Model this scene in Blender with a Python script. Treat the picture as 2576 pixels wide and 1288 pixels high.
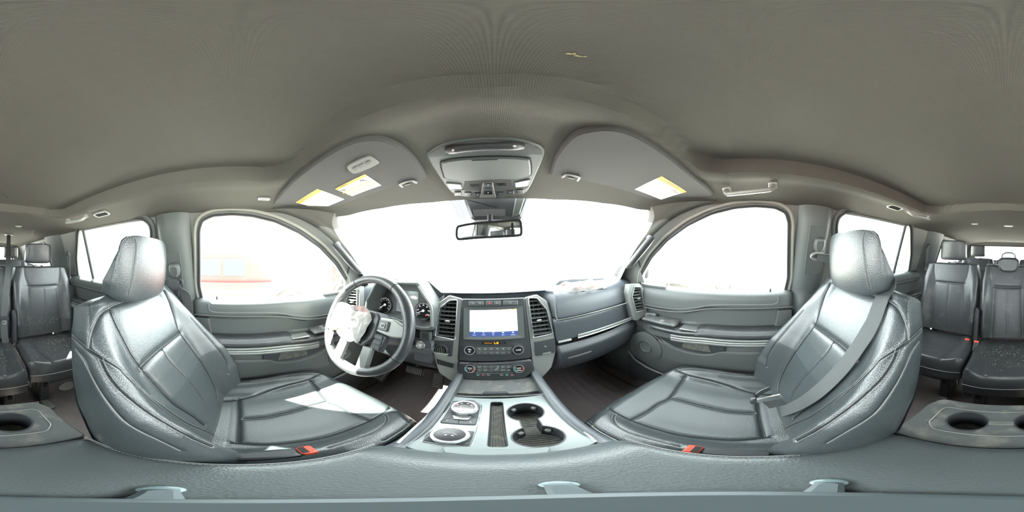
import bpy, math, random
import numpy as np
from mathutils import Vector, Matrix
from mathutils.bvhtree import BVHTree
from mathutils.geometry import tessellate_polygon

random.seed(7)
rng = np.random.default_rng(7)
for o in list(bpy.data.objects):
    bpy.data.objects.remove(o, do_unlink=True)
SC = bpy.context.scene
COL = SC.collection
R = math.radians
H = 1.0            # everything is modelled around the camera height; the cabin floor ends up near z = 0

# ---------------------------------------------------------------- camera (360 degree panorama)
K = 180.0 / 1288.0
CX = 1242.0        # column of the photograph that looks straight ahead along the car
ROLL = R(1.4)
roll = Matrix(((math.cos(ROLL), 0, math.sin(ROLL)), (0, 1, 0), (-math.sin(ROLL), 0, math.cos(ROLL))))
cam_data = bpy.data.cameras.new('camera')
cam_data.type = 'PANO'
try:
    cam_data.panorama_type = 'EQUIRECTANGULAR'
except Exception:
    cam_data.cycles.panorama_type = 'EQUIRECTANGULAR'
cam_data.clip_start = 0.005
cam_data.clip_end = 500
cam = bpy.data.objects.new('camera', cam_data)
COL.objects.link(cam)
yaw = R((1288 - CX) * K)
m3 = roll @ Matrix.Rotation(-yaw, 3, 'Z') @ Matrix.Rotation(R(90), 3, 'X')
cam.matrix_world = Matrix.Translation((0, 0, H)) @ m3.to_4x4()
SC.camera = cam

# ---------------------------------------------------------------- sky, sun, exposure
W = bpy.data.worlds.new('overcast_bright_sky')
SC.world = W
W.use_nodes = True
nt = W.node_tree
bg = nt.nodes['Background']
bg.inputs['Color'].default_value = (0.93, 0.985, 1.0, 1)
bg.inputs['Strength'].default_value = 17.0
sun_d = bpy.data.lights.new('sun', 'SUN')
sun_d.energy = 110.0
sun_d.angle = R(0.6)
sun_d.color = (1.0, 0.96, 0.86)
sun = bpy.data.objects.new('sun', sun_d)
COL.objects.link(sun)
SUN_AZ, SUN_EL = R(-139), R(49)      # azimuth clockwise from straight ahead
sdir = Vector((math.sin(SUN_AZ) * math.cos(SUN_EL), math.cos(SUN_AZ) * math.cos(SUN_EL), math.sin(SUN_EL)))
sun.rotation_euler = sdir.to_track_quat('Z', 'Y').to_euler()
sun.location = (-3, -2, 6)
SC.view_settings.view_transform = 'Standard'
SC.view_settings.look = 'None'
SC.view_settings.gamma = 1.0
SC.view_settings.exposure = 0.12
SC.view_settings.use_curve_mapping = False
SC.cycles.max_bounces = 8
SC.cycles.diffuse_bounces = 4
SC.cycles.transparent_max_bounces = 12
SC.cycles.use_denoising = True
SC.cycles.sample_clamp_direct = 3.5
SC.cycles.sample_clamp_indirect = 12

# ---------------------------------------------------------------- rays of the photograph
def D(px, py):
    az, el = R((px - CX) * K), R((644 - py) * K)
    v = Vector((math.sin(az) * math.cos(el), math.cos(az) * math.cos(el), math.sin(el)))
    return roll @ v

def P(px, py, x=None, y=None, z=None, r=None):
    d = D(px, py)
    if x is not None: t = x / d.x
    elif y is not None: t = y / d.y
    elif z is not None: t = z / d.z
    else: t = r
    return d * t

class Frame:
    """origin, right, up, normal (towards the viewer side)"""
    def __init__(s, o, u, v):
        s.o = Vector(o); s.u = Vector(u).normalized()
        v = Vector(v); s.v = (v - s.u * v.dot(s.u)).normalized()
        s.n = s.u.cross(s.v)
    def __call__(s, a, b, c=0.0):
        return s.o + s.u * a + s.v * b + s.n * c
    def px(s, px, py, c=0.0):
        d = D(px, py); o = s.o + s.n * c
        t = o.dot(s.n) / d.dot(s.n)
        q = d * t - s.o
        return (q.dot(s.u), q.dot(s.v))
    def mat(s):
        m = Matrix((s.u, s.v, s.n)).transposed().to_4x4()
        m.translation = s.o
        return m
    def sub(s, a, b, c=0.0):
        return Frame(s(a, b, c), s.u, s.v)

# ---------------------------------------------------------------- materials
MATS = {}
def mat(name, base, rough=0.5, metal=0.0, bump=None, spec=0.5, var=None, emit=None, coat=0.0):
    if name in MATS: return MATS[name]
    m = bpy.data.materials.new(name); m.use_nodes = True
    n = m.node_tree; b = n.nodes['Principled BSDF']
    b.inputs['Base Color'].default_value = (*base, 1)
    b.inputs['Roughness'].default_value = rough
    b.inputs['Metallic'].default_value = metal
    b.inputs['Specular IOR Level'].default_value = spec
    b.inputs['Coat Weight'].default_value = coat
    tc = n.nodes.new('ShaderNodeTexCoord')
    if emit:
        b.inputs['Emission Color'].default_value = (*emit[0], 1)
        b.inputs['Emission Strength'].default_value = emit[1]
    if bump:
        kind, scale, strength, dist = bump
        if kind == 'leather':
            t = n.nodes.new('ShaderNodeTexVoronoi'); t.inputs['Scale'].default_value = scale
            out = t.outputs['Distance']
        elif kind == 'noise':
            t = n.nodes.new('ShaderNodeTexNoise'); t.inputs['Scale'].default_value = scale
            t.inputs['Detail'].default_value = 3; out = t.outputs['Fac']
        elif kind == 'perf' or kind == 'weave':
            # small regular dimples / threads from two crossed wave textures
            mx = n.nodes.new('ShaderNodeMath'); mx.operation = 'MULTIPLY' if kind == 'perf' else 'ADD'
            outs = []
            for ax in ('X', 'Y'):
                w = n.nodes.new('ShaderNodeTexWave'); w.bands_direction = ax
                w.inputs['Scale'].default_value = scale
                n.links.new(tc.outputs['Object'], w.inputs['Vector']); outs.append(w.outputs['Fac'])
            n.links.new(outs[0], mx.inputs[0]); n.links.new(outs[1], mx.inputs[1])
            t = None; out = mx.outputs[0]
        if t: n.links.new(tc.outputs['Object'], t.inputs['Vector'])
        bp = n.nodes.new('ShaderNodeBump')
        bp.inputs['Strength'].default_value = strength; bp.inputs['Distance'].default_value = dist
        n.links.new(out, bp.inputs['Height']); n.links.new(bp.outputs['Normal'], b.inputs['Normal'])
    if var:
        col2, scale, lo, hi = var
        t = n.nodes.new('ShaderNodeTexNoise'); t.inputs['Scale'].default_value = scale
        t.inputs['Detail'].default_value = 6
        n.links.new(tc.outputs['Object'], t.inputs['Vector'])
        rp = n.nodes.new('ShaderNodeMapRange')
        rp.inputs['From Min'].default_value = lo; rp.inputs['From Max'].default_value = hi
        n.links.new(t.outputs['Fac'], rp.inputs['Value'])
        mx = n.nodes.new('ShaderNodeMix'); mx.data_type = 'RGBA'
        mx.inputs['A'].default_value = (*base, 1); mx.inputs['B'].default_value = (*col2, 1)
        n.links.new(rp.outputs['Result'], mx.inputs['Factor'])
        n.links.new(mx.outputs['Result'], b.inputs['Base Color'])
    MATS[name] = m
    return m

LEATHER = mat('black_leather', (0.038, 0.046, 0.049), 0.34, bump=('leather', 420, 0.45, 0.0008), spec=0.9)
LEATHER_P = mat('perforated_leather', (0.042, 0.051, 0.054), 0.38, bump=('perf', 105, 0.3, 0.0008), spec=0.6)
LEATHER2 = mat('worn_black_leather', (0.035, 0.037, 0.040), 0.36, bump=('leather', 300, 0.35, 0.0008), spec=0.55,
               var=((0.06, 0.062, 0.062), 14, 0.55, 0.72))
LIDM = mat('armrest_lid_vinyl', (0.070, 0.081, 0.084), 0.36, bump=('leather', 300, 0.5, 0.0010), spec=0.6)
SEAL = mat('light_seal', (0.30, 0.295, 0.26), 0.5)
THREAD = mat('seam_thread', (0.30, 0.31, 0.30), 0.7)
PIPE = mat('seam_piping', (0.16, 0.165, 0.165), 0.45)
LINER = mat('headliner_cloth', (0.102, 0.098, 0.088), 0.95, bump=('weave', 110, 0.30, 0.0008), spec=0.15)
LINER_D = mat('shade_cloth', (0.155, 0.148, 0.130), 0.95, bump=('weave', 380, 0.4, 0.0005), spec=0.1)
VISOR = mat('visor_cloth', (0.083, 0.083, 0.083), 0.9, bump=('weave', 500, 0.3, 0.0004), spec=0.2)
PLASTIC = mat('grey_plastic', (0.085, 0.094, 0.092), 0.5, bump=('noise', 700, 0.15, 0.0004))
PLASTIC_L = mat('pillar_plastic', (0.15, 0.152, 0.142), 0.55, bump=('noise', 700, 0.12, 0.0004))
PLASTIC_D = mat('dark_plastic', (0.035, 0.038, 0.042), 0.45, bump=('noise', 800, 0.15, 0.0003))
PLASTIC_W = mat('dusty_plastic', (0.07, 0.075, 0.075), 0.55, bump=('noise', 900, 0.2, 0.0004),
                var=((0.17, 0.16, 0.14), 25, 0.5, 0.75))
BLACK = mat('black_gloss', (0.012, 0.012, 0.014), 0.2)
GAP = mat('dark_gap', (0.008, 0.008, 0.009), 0.8)
DASH = mat('dash_vinyl', (0.065, 0.075, 0.085), 0.42, bump=('leather', 500, 0.25, 0.0005), spec=0.55)
DASH_L = mat('dash_lower', (0.055, 0.06, 0.068), 0.5, bump=('noise', 600, 0.2, 0.0005))
SILVER = mat('satin_silver', (0.50, 0.52, 0.50), 0.35, metal=0.7)
GREYTRIM = mat('painted_trim', (0.31, 0.32, 0.305), 0.38, metal=0.25)
CHROME = mat('chrome', (0.86, 0.87, 0.88), 0.26, metal=1.0)
BRUSHED = mat('brushed_console_panel', (0.30, 0.34, 0.34), 0.33, metal=0.35, bump=('noise', 120, 0.06, 0.0005))
CARPET = mat('dark_carpet', (0.19, 0.165, 0.16), 0.95, bump=('noise', 500, 0.9, 0.003), spec=0.1,
             var=((0.26, 0.22, 0.19), 9, 0.55, 0.75))
MATC = mat('floor_mat', (0.19, 0.162, 0.16), 0.9, bump=('noise', 300, 0.7, 0.002), spec=0.15,
           var=((0.24, 0.20, 0.17), 12, 0.6, 0.8))
RUBBER = mat('ribbed_rubber', (0.085, 0.088, 0.08), 0.7, var=((0.16, 0.15, 0.12), 60, 0.5, 0.7))
WEB = mat('belt_webbing', (0.085, 0.092, 0.092), 0.6, bump=('weave', 600, 0.5, 0.0005))
RED = mat('release_red', (0.85, 0.10, 0.06), 0.4)
CLOTH = mat('airbag_cloth', (0.80, 0.78, 0.76), 0.8, bump=('noise', 60, 0.4, 0.004))
CLOTH_R = mat('airbag_red_cloth', (0.26, 0.07, 0.06), 0.8)
PAPER = mat('label_paper', (0.78, 0.76, 0.70), 0.35)
YELLOW = mat('label_yellow', (0.85, 0.42, 0.02), 0.4)
INK = mat('label_ink', (0.12, 0.12, 0.12), 0.7)
GREYINK = mat('pale_ink', (0.45, 0.45, 0.42), 0.7)
LEGEND = mat('white_legend', (0.75, 0.77, 0.78), 0.6)
LAMP = mat('lamp_lens', (0.80, 0.80, 0.77), 0.3)
SCREEN = mat('lit_screen', (0.6, 0.6, 0.6), 0.3, emit=((0.95, 0.98, 1.0), 1.25))
SCREENB = mat('lit_screen_blue', (0.02, 0.04, 0.15), 0.3, emit=((0.10, 0.16, 0.42), 0.55))
SCREENC = mat('lit_screen_cyan', (0.3, 0.5, 0.6), 0.3, emit=((0.62, 0.88, 0.95), 1.0))
LITW = mat('lit_white', (0.8, 0.8, 0.8), 0.4, emit=((1, 1, 1), 0.9))
LITO = mat('lit_amber', (0.8, 0.3, 0.0), 0.4, emit=((1.0, 0.42, 0.02), 1.0))
LITR = mat('lit_red', (0.8, 0.05, 0.03), 0.4, emit=((0.9, 0.08, 0.06), 0.6))
LITC = mat('lit_cyan', (0.1, 0.6, 0.7), 0.4, emit=((0.2, 0.75, 0.85), 0.6))
MIRROR = mat('mirror_glass', (0.80, 0.83, 0.83), 0.03, metal=1.0)
SKIRT = mat('seat_back_shell', (0.085, 0.095, 0.105), 0.5)
PUCK = mat('stand_blue_grey', (0.085, 0.105, 0.112), 0.5)

def glass_mat():
    m = bpy.data.materials.new('window_glass'); m.use_nodes = True
    n = m.node_tree; n.nodes.remove(n.nodes['Principled BSDF'])
    out = n.nodes['Material Output']
    tr = n.nodes.new('ShaderNodeBsdfTransparent'); tr.inputs[0].default_value = (0.93, 0.96, 0.95, 1)
    gl = n.nodes.new('ShaderNodeBsdfGlossy'); gl.inputs['Roughness'].default_value = 0.0
    lw = n.nodes.new('ShaderNodeLayerWeight'); lw.inputs[0].default_value = 0.5
    pw = n.nodes.new('ShaderNodeMath'); pw.operation = 'POWER'; pw.inputs[1].default_value = 5.0
    fr = n.nodes.new('ShaderNodeMath'); fr.operation = 'MULTIPLY_ADD'; fr.inputs[1].default_value = 0.9; fr.inputs[2].default_value = 0.04
    n.links.new(lw.outputs['Facing'], pw.inputs[0]); n.links.new(pw.outputs[0], fr.inputs[0])
    mx = n.nodes.new('ShaderNodeMixShader')
    n.links.new(fr.outputs[0], mx.inputs[0]); n.links.new(tr.outputs[0], mx.inputs[1]); n.links.new(gl.outputs[0], mx.inputs[2])
    n.links.new(mx.outputs[0], out.inputs['Surface'])
    return m
GLASS = glass_mat()

# ---------------------------------------------------------------- mesh building
XF = Matrix.Identity(4)
def set_xf(m=None):
    global XF
    XF = m.copy() if m is not None else Matrix.Identity(4)
MIRX = Matrix.Diagonal((-1, 1, 1, 1))

class MB:
    def __init__(s): s.v = []; s.f = []; s.mi = []; s.n = 0
    def add(s, verts, faces, mi=0):
        verts = [tuple(p) for p in verts]
        b = s.n
        s.v.extend(verts); s.n += len(verts)
        s.f.extend([tuple(i + b for i in f) for f in faces]); s.mi.extend([mi] * len(faces))
        return s
    def grid(s, G, cu=False, cv=False, mi=0, flip=False):
        G = np.asarray(G, float); n, m = G.shape[:2]
        f = []
        for i in range(n if cu else n - 1):
            i2 = (i + 1) % n
            for j in range(m if cv else m - 1):
                j2 = (j + 1) % m
                q = (i * m + j, i * m + j2, i2 * m + j2, i2 * m + j)
                f.append(q[::-1] if flip else q)
        return s.add(G.reshape(-1, 3), f, mi)
    def box(s, c, size, fr=None, bev=0.0, mi=0, taper=(1, 1)):
        """box centred at c (in frame fr) with chamfered edges"""
        a, b, h = [q / 2 for q in size]
        e = min(bev, a * .95, b * .95, h * .95)
        lay = []
        if e > 0: lv = [(-h, e), (-h + e, 0), (h - e, 0), (h, e)]
        else: lv = [(-h, 0), (h, 0)]
        for z, ins in lv:
            t = (z + h) / (2 * h)
            kx, ky = 1 + (taper[0] - 1) * t, 1 + (taper[1] - 1) * t
            A, B = (a - ins) * kx, (b - ins) * ky
            if e > 0:
                k = e
                pts = [(A, B - k), (A - k, B), (-A + k, B), (-A, B - k), (-A, -B + k), (-A + k, -B), (A - k, -B), (A, -B + k)]
            else: pts = [(A, B), (-A, B), (-A, -B), (A, -B)]
            lay.append([(x, y, z) for x, y in pts])
        V = []; c = Vector(c)
        for L in lay:
            for q in L:
                q = Vector(q) + c
                V.append(fr(*q) if fr else q)
        n = len(lay[0]); F = []
        for k in range(len(lay) - 1):
            for i in range(n):
                F.append((k * n + i, k * n + (i + 1) % n, (k + 1) * n + (i + 1) % n, (k + 1) * n + i))
        F.append(tuple(range(n))[::-1]); F.append(tuple((len(lay) - 1) * n + i for i in range(n)))
        return s.add(V, F, mi)
    def tube(s, pts, r, n=8, closed=False, mi=0, caps=True, flat=1.0, up=None):
        pts = [Vector(p) for p in pts]; N = len(pts)
        rr = r if hasattr(r, '__len__') else [r] * N
        G = []; prev = None
        for i, p in enumerate(pts):
            if closed: t = pts[(i + 1) % N] - pts[i - 1]
            else: t = pts[min(i + 1, N - 1)] - pts[max(i - 1, 0)]
            if t.length < 1e-9: t = Vector((0, 0, 1))
            t.normalize()
            if up is not None: a = Vector(up)
            elif prev is None: a = Vector((0, 0, 1)) if abs(t.z) < .9 else Vector((1, 0, 0))
            else: a = prev
            a = (a - t * a.dot(t))
            if a.length < 1e-6: a = t.orthogonal()
            a.normalize(); prev = a; b = t.cross(a)
            G.append([p + a * (math.cos(2 * math.pi * k / n) * rr[i] * flat) + b * (math.sin(2 * math.pi * k / n) * rr[i]) for k in range(n)])
        base = s.n
        s.grid([[tuple(q) for q in row] for row in G], cu=closed, cv=True, mi=mi)
        if caps and not closed:
            s.f.append(tuple(base + k for k in range(n))); s.mi.append(mi)
            s.f.append(tuple(base + (N - 1) * n + k for k in range(n))[::-1]); s.mi.append(mi)
        return s
    def prism(s, pts, c0, c1, fr, holes=(), bev=0.0, mi=0):
        """outline (a,b) in frame fr extruded from c0 to c1 (front face at c1), optional holes"""
        pts = list(pts)
        if area(pts) < 0: pts = pts[::-1]
        hs = [list(h) if area(h) < 0 else list(h)[::-1] for h in holes]
        loops = [pts] + hs
        flat = [p for L in loops for p in L]
        tri = tessellate_polygon([[Vector((x, y, 0)) for x, y in L] for L in loops])
        layers = [(c0, 0.0)] + ([(c1 - bev, 0.0), (c1, bev)] if bev > 0 else [(c1, 0.0)])
        V = []; offs = []
        for c, ins in layers:
            offs.append(len(V))
            for L in loops:
                q = inset(L, ins) if ins else L
                V.extend(fr(x, y, c) for x, y in q)
        F = []
        top = offs[-1]; bot = offs[0]
        for t in tri:
            a = area([flat[i] for i in t])
            t = t if a > 0 else t[::-1]
            F.append(tuple(top + i for i in t)); F.append(tuple(bot + i for i in t[::-1]))
        st = 0
        for L in loops:
            n = len(L)
            for k in range(len(offs) - 1):
                for i in range(n):
                    j = (i + 1) % n
                    F.append((offs[k] + st + i, offs[k] + st + j, offs[k + 1] + st + j, offs[k + 1] + st + i))
            st += n
        return s.add(V, F, mi)
    def lathe(s, prof, fr, n=32, mi=0, close=True):
        """profile (radius, height) around fr.n"""
        G = [[tuple(fr(r * math.cos(2 * math.pi * k / n), r * math.sin(2 * math.pi * k / n), h)) for k in range(n)] for r, h in prof]
        base = s.n
        s.grid(G, cv=True, mi=mi)
        if close:
            s.f.append(tuple(base + k for k in range(n))[::-1]); s.mi.append(mi)
            s.f.append(tuple(base + (len(prof) - 1) * n + k for k in range(n))); s.mi.append(mi)
        return s
    def build(s, name, material, parent=None, smooth=True, angle=35, **props):
        me = bpy.data.meshes.new(name)
        off = Vector(parent['_org']) if parent is not None and '_org' in parent else Vector((0, 0, 0))
        xf = Matrix.Translation(-off) @ XF
        a = np.array(s.v, float).reshape(-1, 3)
        M = np.array(xf)
        a = a @ M[:3, :3].T + M[:3, 3]
        flip = XF.determinant() < 0
        f = [q[::-1] for q in s.f] if flip else s.f
        me.from_pydata(a.tolist(), [], f)
        mats = material if isinstance(material, (list, tuple)) else [material]
        for m in mats: me.materials.append(m)
        if len(mats) > 1: me.polygons.foreach_set('material_index', s.mi)
        if smooth:
            me.polygons.foreach_set('use_smooth', [True] * len(me.polygons))
            if angle: me.set_sharp_from_angle(angle=R(angle))
        me.update()
        ob = bpy.data.objects.new(name, me); COL.objects.link(ob)
        if parent is not None:
            ob.parent = parent
            if '_org' in parent.keys(): ob['_org'] = list(parent['_org'])
        for k, v in props.items(): ob[k] = v
        return ob

def area(p):
    return .5 * sum(p[i][0] * p[(i + 1) % len(p)][1] - p[(i + 1) % len(p)][0] * p[i][1] for i in range(len(p)))
def inset(p, d):
    out = []; n = len(p)
    for i in range(n):
        a = Vector(p[i - 1][:2]); b = Vector(p[i][:2]); c = Vector(p[(i + 1) % n][:2])
        e1 = (b - a); e2 = (c - b)
        if e1.length < 1e-9 or e2.length < 1e-9: out.append(tuple(b)); continue
        e1.normalize(); e2.normalize()
        n1 = Vector((-e1.y, e1.x)); n2 = Vector((-e2.y, e2.x)); m = n1 + n2
        if m.length < 1e-6: m = n1
        m.normalize(); k = d / max(.35, m.dot(n1))
        out.append(tuple(b + m * k))
    return out
def smoothpoly(pts, per=6, closed=True):
    """Catmull-Rom through points of any dimension"""
    p = [np.array(q, float) for q in pts]; n = len(p); out = []
    for i in range(n if closed else n - 1):
        if closed: a, b, c, d = p[i - 1], p[i], p[(i + 1) % n], p[(i + 2) % n]
        else: a, b, c, d = p[max(i - 1, 0)], p[i], p[i + 1], p[min(i + 2, n - 1)]
        for k in range(per):
            t = k / per
            out.append(tuple(.5 * ((2 * b) + (c - a) * t + (2 * a - 5 * b + 4 * c - d) * t * t + (3 * b - a - 3 * c + d) * t ** 3)))
    if not closed: out.append(tuple(p[-1]))
    return out
def rounded(pts, r, seg=5):
    """polygon with rounded corners"""
    out = []; n = len(pts)
    for i in range(n):
        a = Vector(pts[i - 1]); b = Vector(pts[i]); c = Vector(pts[(i + 1) % n])
        ri = r[i] if hasattr(r, '__len__') else r
        l = min(ri, (a - b).length * .48, (c - b).length * .48)
        p = b + (a - b).normalized() * l; q = b + (c - b).normalized() * l
        for k in range(seg + 1):
            t = k / seg
            out.append(tuple(p * (1 - t) ** 2 + b * 2 * t * (1 - t) + q * t * t))
    return out
def rrect(x0, y0, x1, y1, r, seg=5):
    return rounded([(x0, y0), (x1, y0), (x1, y1), (x0, y1)], r, seg)
def circle(cx, cy, r, n=32):
    return [(cx + r * math.cos(2 * math.pi * k / n), cy + r * math.sin(2 * math.pi * k / n)) for k in range(n)]

def thing(name, label, cat, loc=(0, 0, 0), group=None, kind=None):
    o = bpy.data.objects.new(name, None); COL.objects.link(o)
    loc = XF @ Vector(loc)
    o.location = loc; o['_org'] = list(loc); o.empty_display_size = .05
    if label: o['label'] = label
    if cat: o['category'] = cat
    if group: o['group'] = group
    if kind: o['kind'] = kind
    return o
def struct(name, mb, m, **k):
    o = mb.build(name, m, None, **k); o['kind'] = 'structure'; return o
def tag(o, label, cat, group=None):
    o['label'] = label; o['category'] = cat
    if group: o['group'] = group
    return o

def text(s, size, fr, m, parent, name='lettering', a=0, b=0, c=0.0006, align='CENTER', sx=1.0, **props):
    cu = bpy.data.curves.new('t', 'FONT'); cu.body = s; cu.size = size
    cu.align_x = align; cu.align_y = 'CENTER'; cu.extrude = 0.0002; cu.resolution_u = 2
    ob = bpy.data.objects.new('t', cu); COL.objects.link(ob)
    dg = bpy.context.evaluated_depsgraph_get()
    me = bpy.data.meshes.new_from_object(ob.evaluated_get(dg))
    bpy.data.objects.remove(ob, do_unlink=True)
    off = Vector(parent['_org']) if parent is not None else Vector((0, 0, 0))
    q = fr.sub(a, b, c)
    me.transform(Matrix.Translation(-off) @ q.mat() @ Matrix.Diagonal((sx, 1, 1, 1)))
    me.materials.clear(); me.materials.append(m)
    o = bpy.data.objects.new(name, me); COL.objects.link(o); o.parent = parent
    for k, v in props.items(): o[k] = v
    return o

# ---------------------------------------------------------------- the headliner as a height field
def sst(t):
    t = np.clip(t, 0, 1); return t * t * (3 - 2 * t)
HDR = [(-.62, .40), (-.58, .46), (-.45, .545), (-.25, .615), (0, .645), (.25, .615), (.45, .545), (.58, .46), (.62, .40)]
def y_head(x):
    return np.interp(np.abs(x), [0, .25, .45, .58, .62, .67], [.645, .625, .555, .47, .40, .30])
def zceil(x, y, recess=True):
    x = np.asarray(x, float); y = np.asarray(y, float)
    z = .266 - .058 * (np.abs(x) / .655) ** 5 - .03 * np.clip((y - .15) / (y_head(x) - .15), 0, 1) ** 2
    z = z - .03 * np.clip((-y - 1.2) / 1.8, 0, 1) ** 2
    if recess:
        # rounded rectangle distance (positive inside)
        cx, cy, hx, hy, r = 0, -.375, .462, .53, .10
        qx = np.abs(x - cx) - (hx - r); qy = np.abs(y - cy) - (hy - r)
        d = r - (np.hypot(np.maximum(qx, 0), np.maximum(qy, 0)) + np.minimum(np.maximum(qx, qy), 0))
        # soft roll before the edge, then the shade sits above it
        z = z - .010 * np.exp(-((d + .03) / .03) ** 2) + .036 * sst((d + .004) / .014)
    return z
def onceil(px, py, off=0.0, recess=False):
    d = D(px, py); t0, t1 = .01, 3.5
    f = lambda t: d.z * t - (float(zceil(d.x * t, d.y * t, recess)) - off)
    t = t0; step = .01
    while t < t1 and f(t) < 0: t += step
    lo, hi = t - step, t
    for _ in range(30):
        m = (lo + hi) / 2
        if f(m) < 0: lo = m
        else: hi = m
    return d * hi
def ceilframe(p, udir=(1, 0, 0)):
    """frame lying on the headliner at p with its normal pointing down into the cabin"""
    e = .01
    a = float(zceil(p.x + e, p.y, False) - zceil(p.x - e, p.y, False)) / (2 * e)
    b = float(zceil(p.x, p.y + e, False) - zceil(p.x, p.y - e, False)) / (2 * e)
    n = Vector((a, b, -1)).normalized()
    u = Vector(udir); u = (u - n * u.dot(n)).normalized(); v = n.cross(u)
    f = Frame(p, u, v); return f

def xs(z):           # inner face of the body side above the belt
    return .735 - .35 * z
def onside(px, py, side=1, off=0.0):
    d = D(px, py); s = side
    # s*x = .735-off-.35 z
    t = (.735 - off) / (s * d.x + .35 * d.z)
    return d * t
# ================================================================ OUTSIDE GROUND AND CABIN SHELL
GZ = -1.78
gm = mat('pale_gravel', (0.42, 0.40, 0.37), 0.95, bump=('noise', 6, 0.5, 0.05), var=((0.55, 0.53, 0.50), 1.5, 0.4, 0.6))
mb = MB(); mb.add([(-70, -70, GZ), (70, -70, GZ), (70, 70, GZ), (-70, 70, GZ)], [(0, 1, 2, 3)])
struct('ground', mb, gm, smooth=False)

FZ = -.98
mb = MB()
xsn = np.linspace(-.78, .78, 40); ysn = np.linspace(-3.0, 1.30, 120)
G = [[(x, y, FZ + .05 * sst((y - .85) / .3) + .16 * sst((y - .95) / .25) + .10 * sst((-y - 1.55) / .15) + .03 * math.exp(-(x / .2) ** 4)
       + .02 * sst((abs(x) - .7) / .08)) for x in xsn] for y in ysn]
mb.grid(G)
struct('floor', mb, CARPET)

# ceiling
mb = MB()
nx, ny = 150, 330
U = np.linspace(-1, 1, nx); G = np.zeros((ny, nx, 3))
for j, u in enumerate(U):
    x = u * .665
    yy = np.linspace(-3.0, float(y_head(x)), ny)
    G[:, j, 0] = x; G[:, j, 1] = yy; G[:, j, 2] = zceil(np.full(ny, x), yy)
mb.grid(G, flip=True)
# rolled front edge going up to the glass
E = [[tuple(G[-1, j] + np.array((0, a, b))) for j in range(nx)] for a, b in ((0, 0), (.012, .004), (.02, .02), (.02, .05))]
mb.grid(E, flip=True)
ceiling = struct('ceiling', mb, LINER)
# outer roof skin keeps the sky off the headliner
mb = MB(); mb.prism([(-.75, -3.05), (.75, -3.05), (.75, .30), (.55, .50), (0, .68), (-.55, .50), (-.75, .30)], .325, .37, Frame((0, 0, 0), (1, 0, 0), (0, 1, 0)))
ROOFM = mat('white_roof_paint', (.6, .6, .6), .4)
struct('trim_1', mb, ROOFM)

# --- side windows, traced on the body side plane from the passenger side and mirrored for the driver side
def side_pts(pxs): return [onside(x, y, 1) for x, y in pxs]
W1 = [(1620, 737), (1972, 738), (1981, 700), (1983, 560), (1976, 536), (1950, 523), (1900, 519), (1850, 523), (1790, 538), (1730, 567), (1680, 604), (1640, 648), (1616, 690), (1612, 718)]
W1 = [(p.y, p.z) for p in side_pts(W1)]
W2 = [(2105, 566), (2110, 548), (2124, 537), (2158, 532), (2217, 544), (2281, 560), (2289, 572), (2290, 640), (2284, 684)]
W2 = [(p.y, p.z) for p in side_pts(W2)]
W2 = [W2[0]] + W2[1:] + [(-.47, -.165)]
W3 = [(-1.66, .165), (-1.68, -.12), (-2.62, -.10), (-2.66, .05), (-2.58, .12), (-2.3, .15)]
def loop3(W, s, off=0.0):
    return [Vector((s * (xs(z) - off), y, z)) for y, z in W]
ZB = -.22
PAD = [(y, z) for y, z in [(1.30, ZB), (.93, ZB+.01), (.80, -.13), (.64, .0), (.50, .10), (.36, .178), (.20, .208), (-3.0, .208), (-3.0, ZB)]]
class SideFrame:
    def __init__(s, sd): s.sd = sd
    def __call__(s, a, b, c=0): return Vector((s.sd * (xs(b) - c), a, b))
for sd, nm in ((1, 'wall_right'), (-1, 'wall_left')):
    mb = MB()
    Wr1 = rounded(W1, .012, 3); Wr2 = rounded(W2, .03, 4); Wr3 = rounded(W3, .05, 5)
    mb.prism(PAD, -.03, 0.0, SideFrame(sd), holes=[Wr1, Wr2, Wr3])
    # lower body side
    G = [[(sd * x, y, z) for y in np.linspace(-3.0, 1.30, 30)] for x, z in ((.80, ZB + .005), (.815, -.35), (.82, -.7), (.80, -1.02))]
    mb.grid(G)
    w = struct(nm, mb, PLASTIC_L)
    # rubber seals around each opening
    for q, W_ in enumerate((Wr1, Wr2, Wr3)):
        t = MB(); t.tube([Vector((sd * (xs(z) - .004), y, z)) for y, z in W_], .006, 6, closed=True)
        t.build('window_seal', PLASTIC_D, w)
    if True:
        # door frame bead: a lighter moulding a little outside the front window
        q = inset([(y, z) for y, z in W1], -.020 if area(W1) > 0 else .020)
        t = MB(); t.tube([Vector((sd * (xs(z) - .006), y, z)) for y, z in rounded(q, .03, 4)], .0075, 8, closed=True)
        t.build('door_frame_bead', SEAL, w)
        q = inset([(y, z) for y, z in W2], -.022 if area(W2) > 0 else .022)
        t = MB(); t.tube([Vector((sd * (xs(z) - .006), y, z)) for y, z in rounded(q, .04, 4)], .009, 8, closed=True)
        t.build('door_frame_bead', PLASTIC, w)
    # glass
    for W_ in (Wr1, Wr2, Wr3):
        t = MB(); t.prism(W_, -.022, -.018, SideFrame(sd))
        o = t.build('window_%d' % (len([x for x in bpy.data.objects if x.name.startswith('window_') and x.parent is None and x.name[7:].isdigit()]) + 1), GLASS, None, smooth=False)
        o['kind'] = 'structure'
    # divider bar in the rear door window
    a = onside(2281, 562, 1); b = onside(2246, 692, 1)
    t = MB(); t.tube([(sd * (a.x + .008), a.y, a.z), (sd * (b.x + .008), b.y, b.z - .03)], .0115, 8)
    t.build('window_divider', PLASTIC_D, w)

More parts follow.
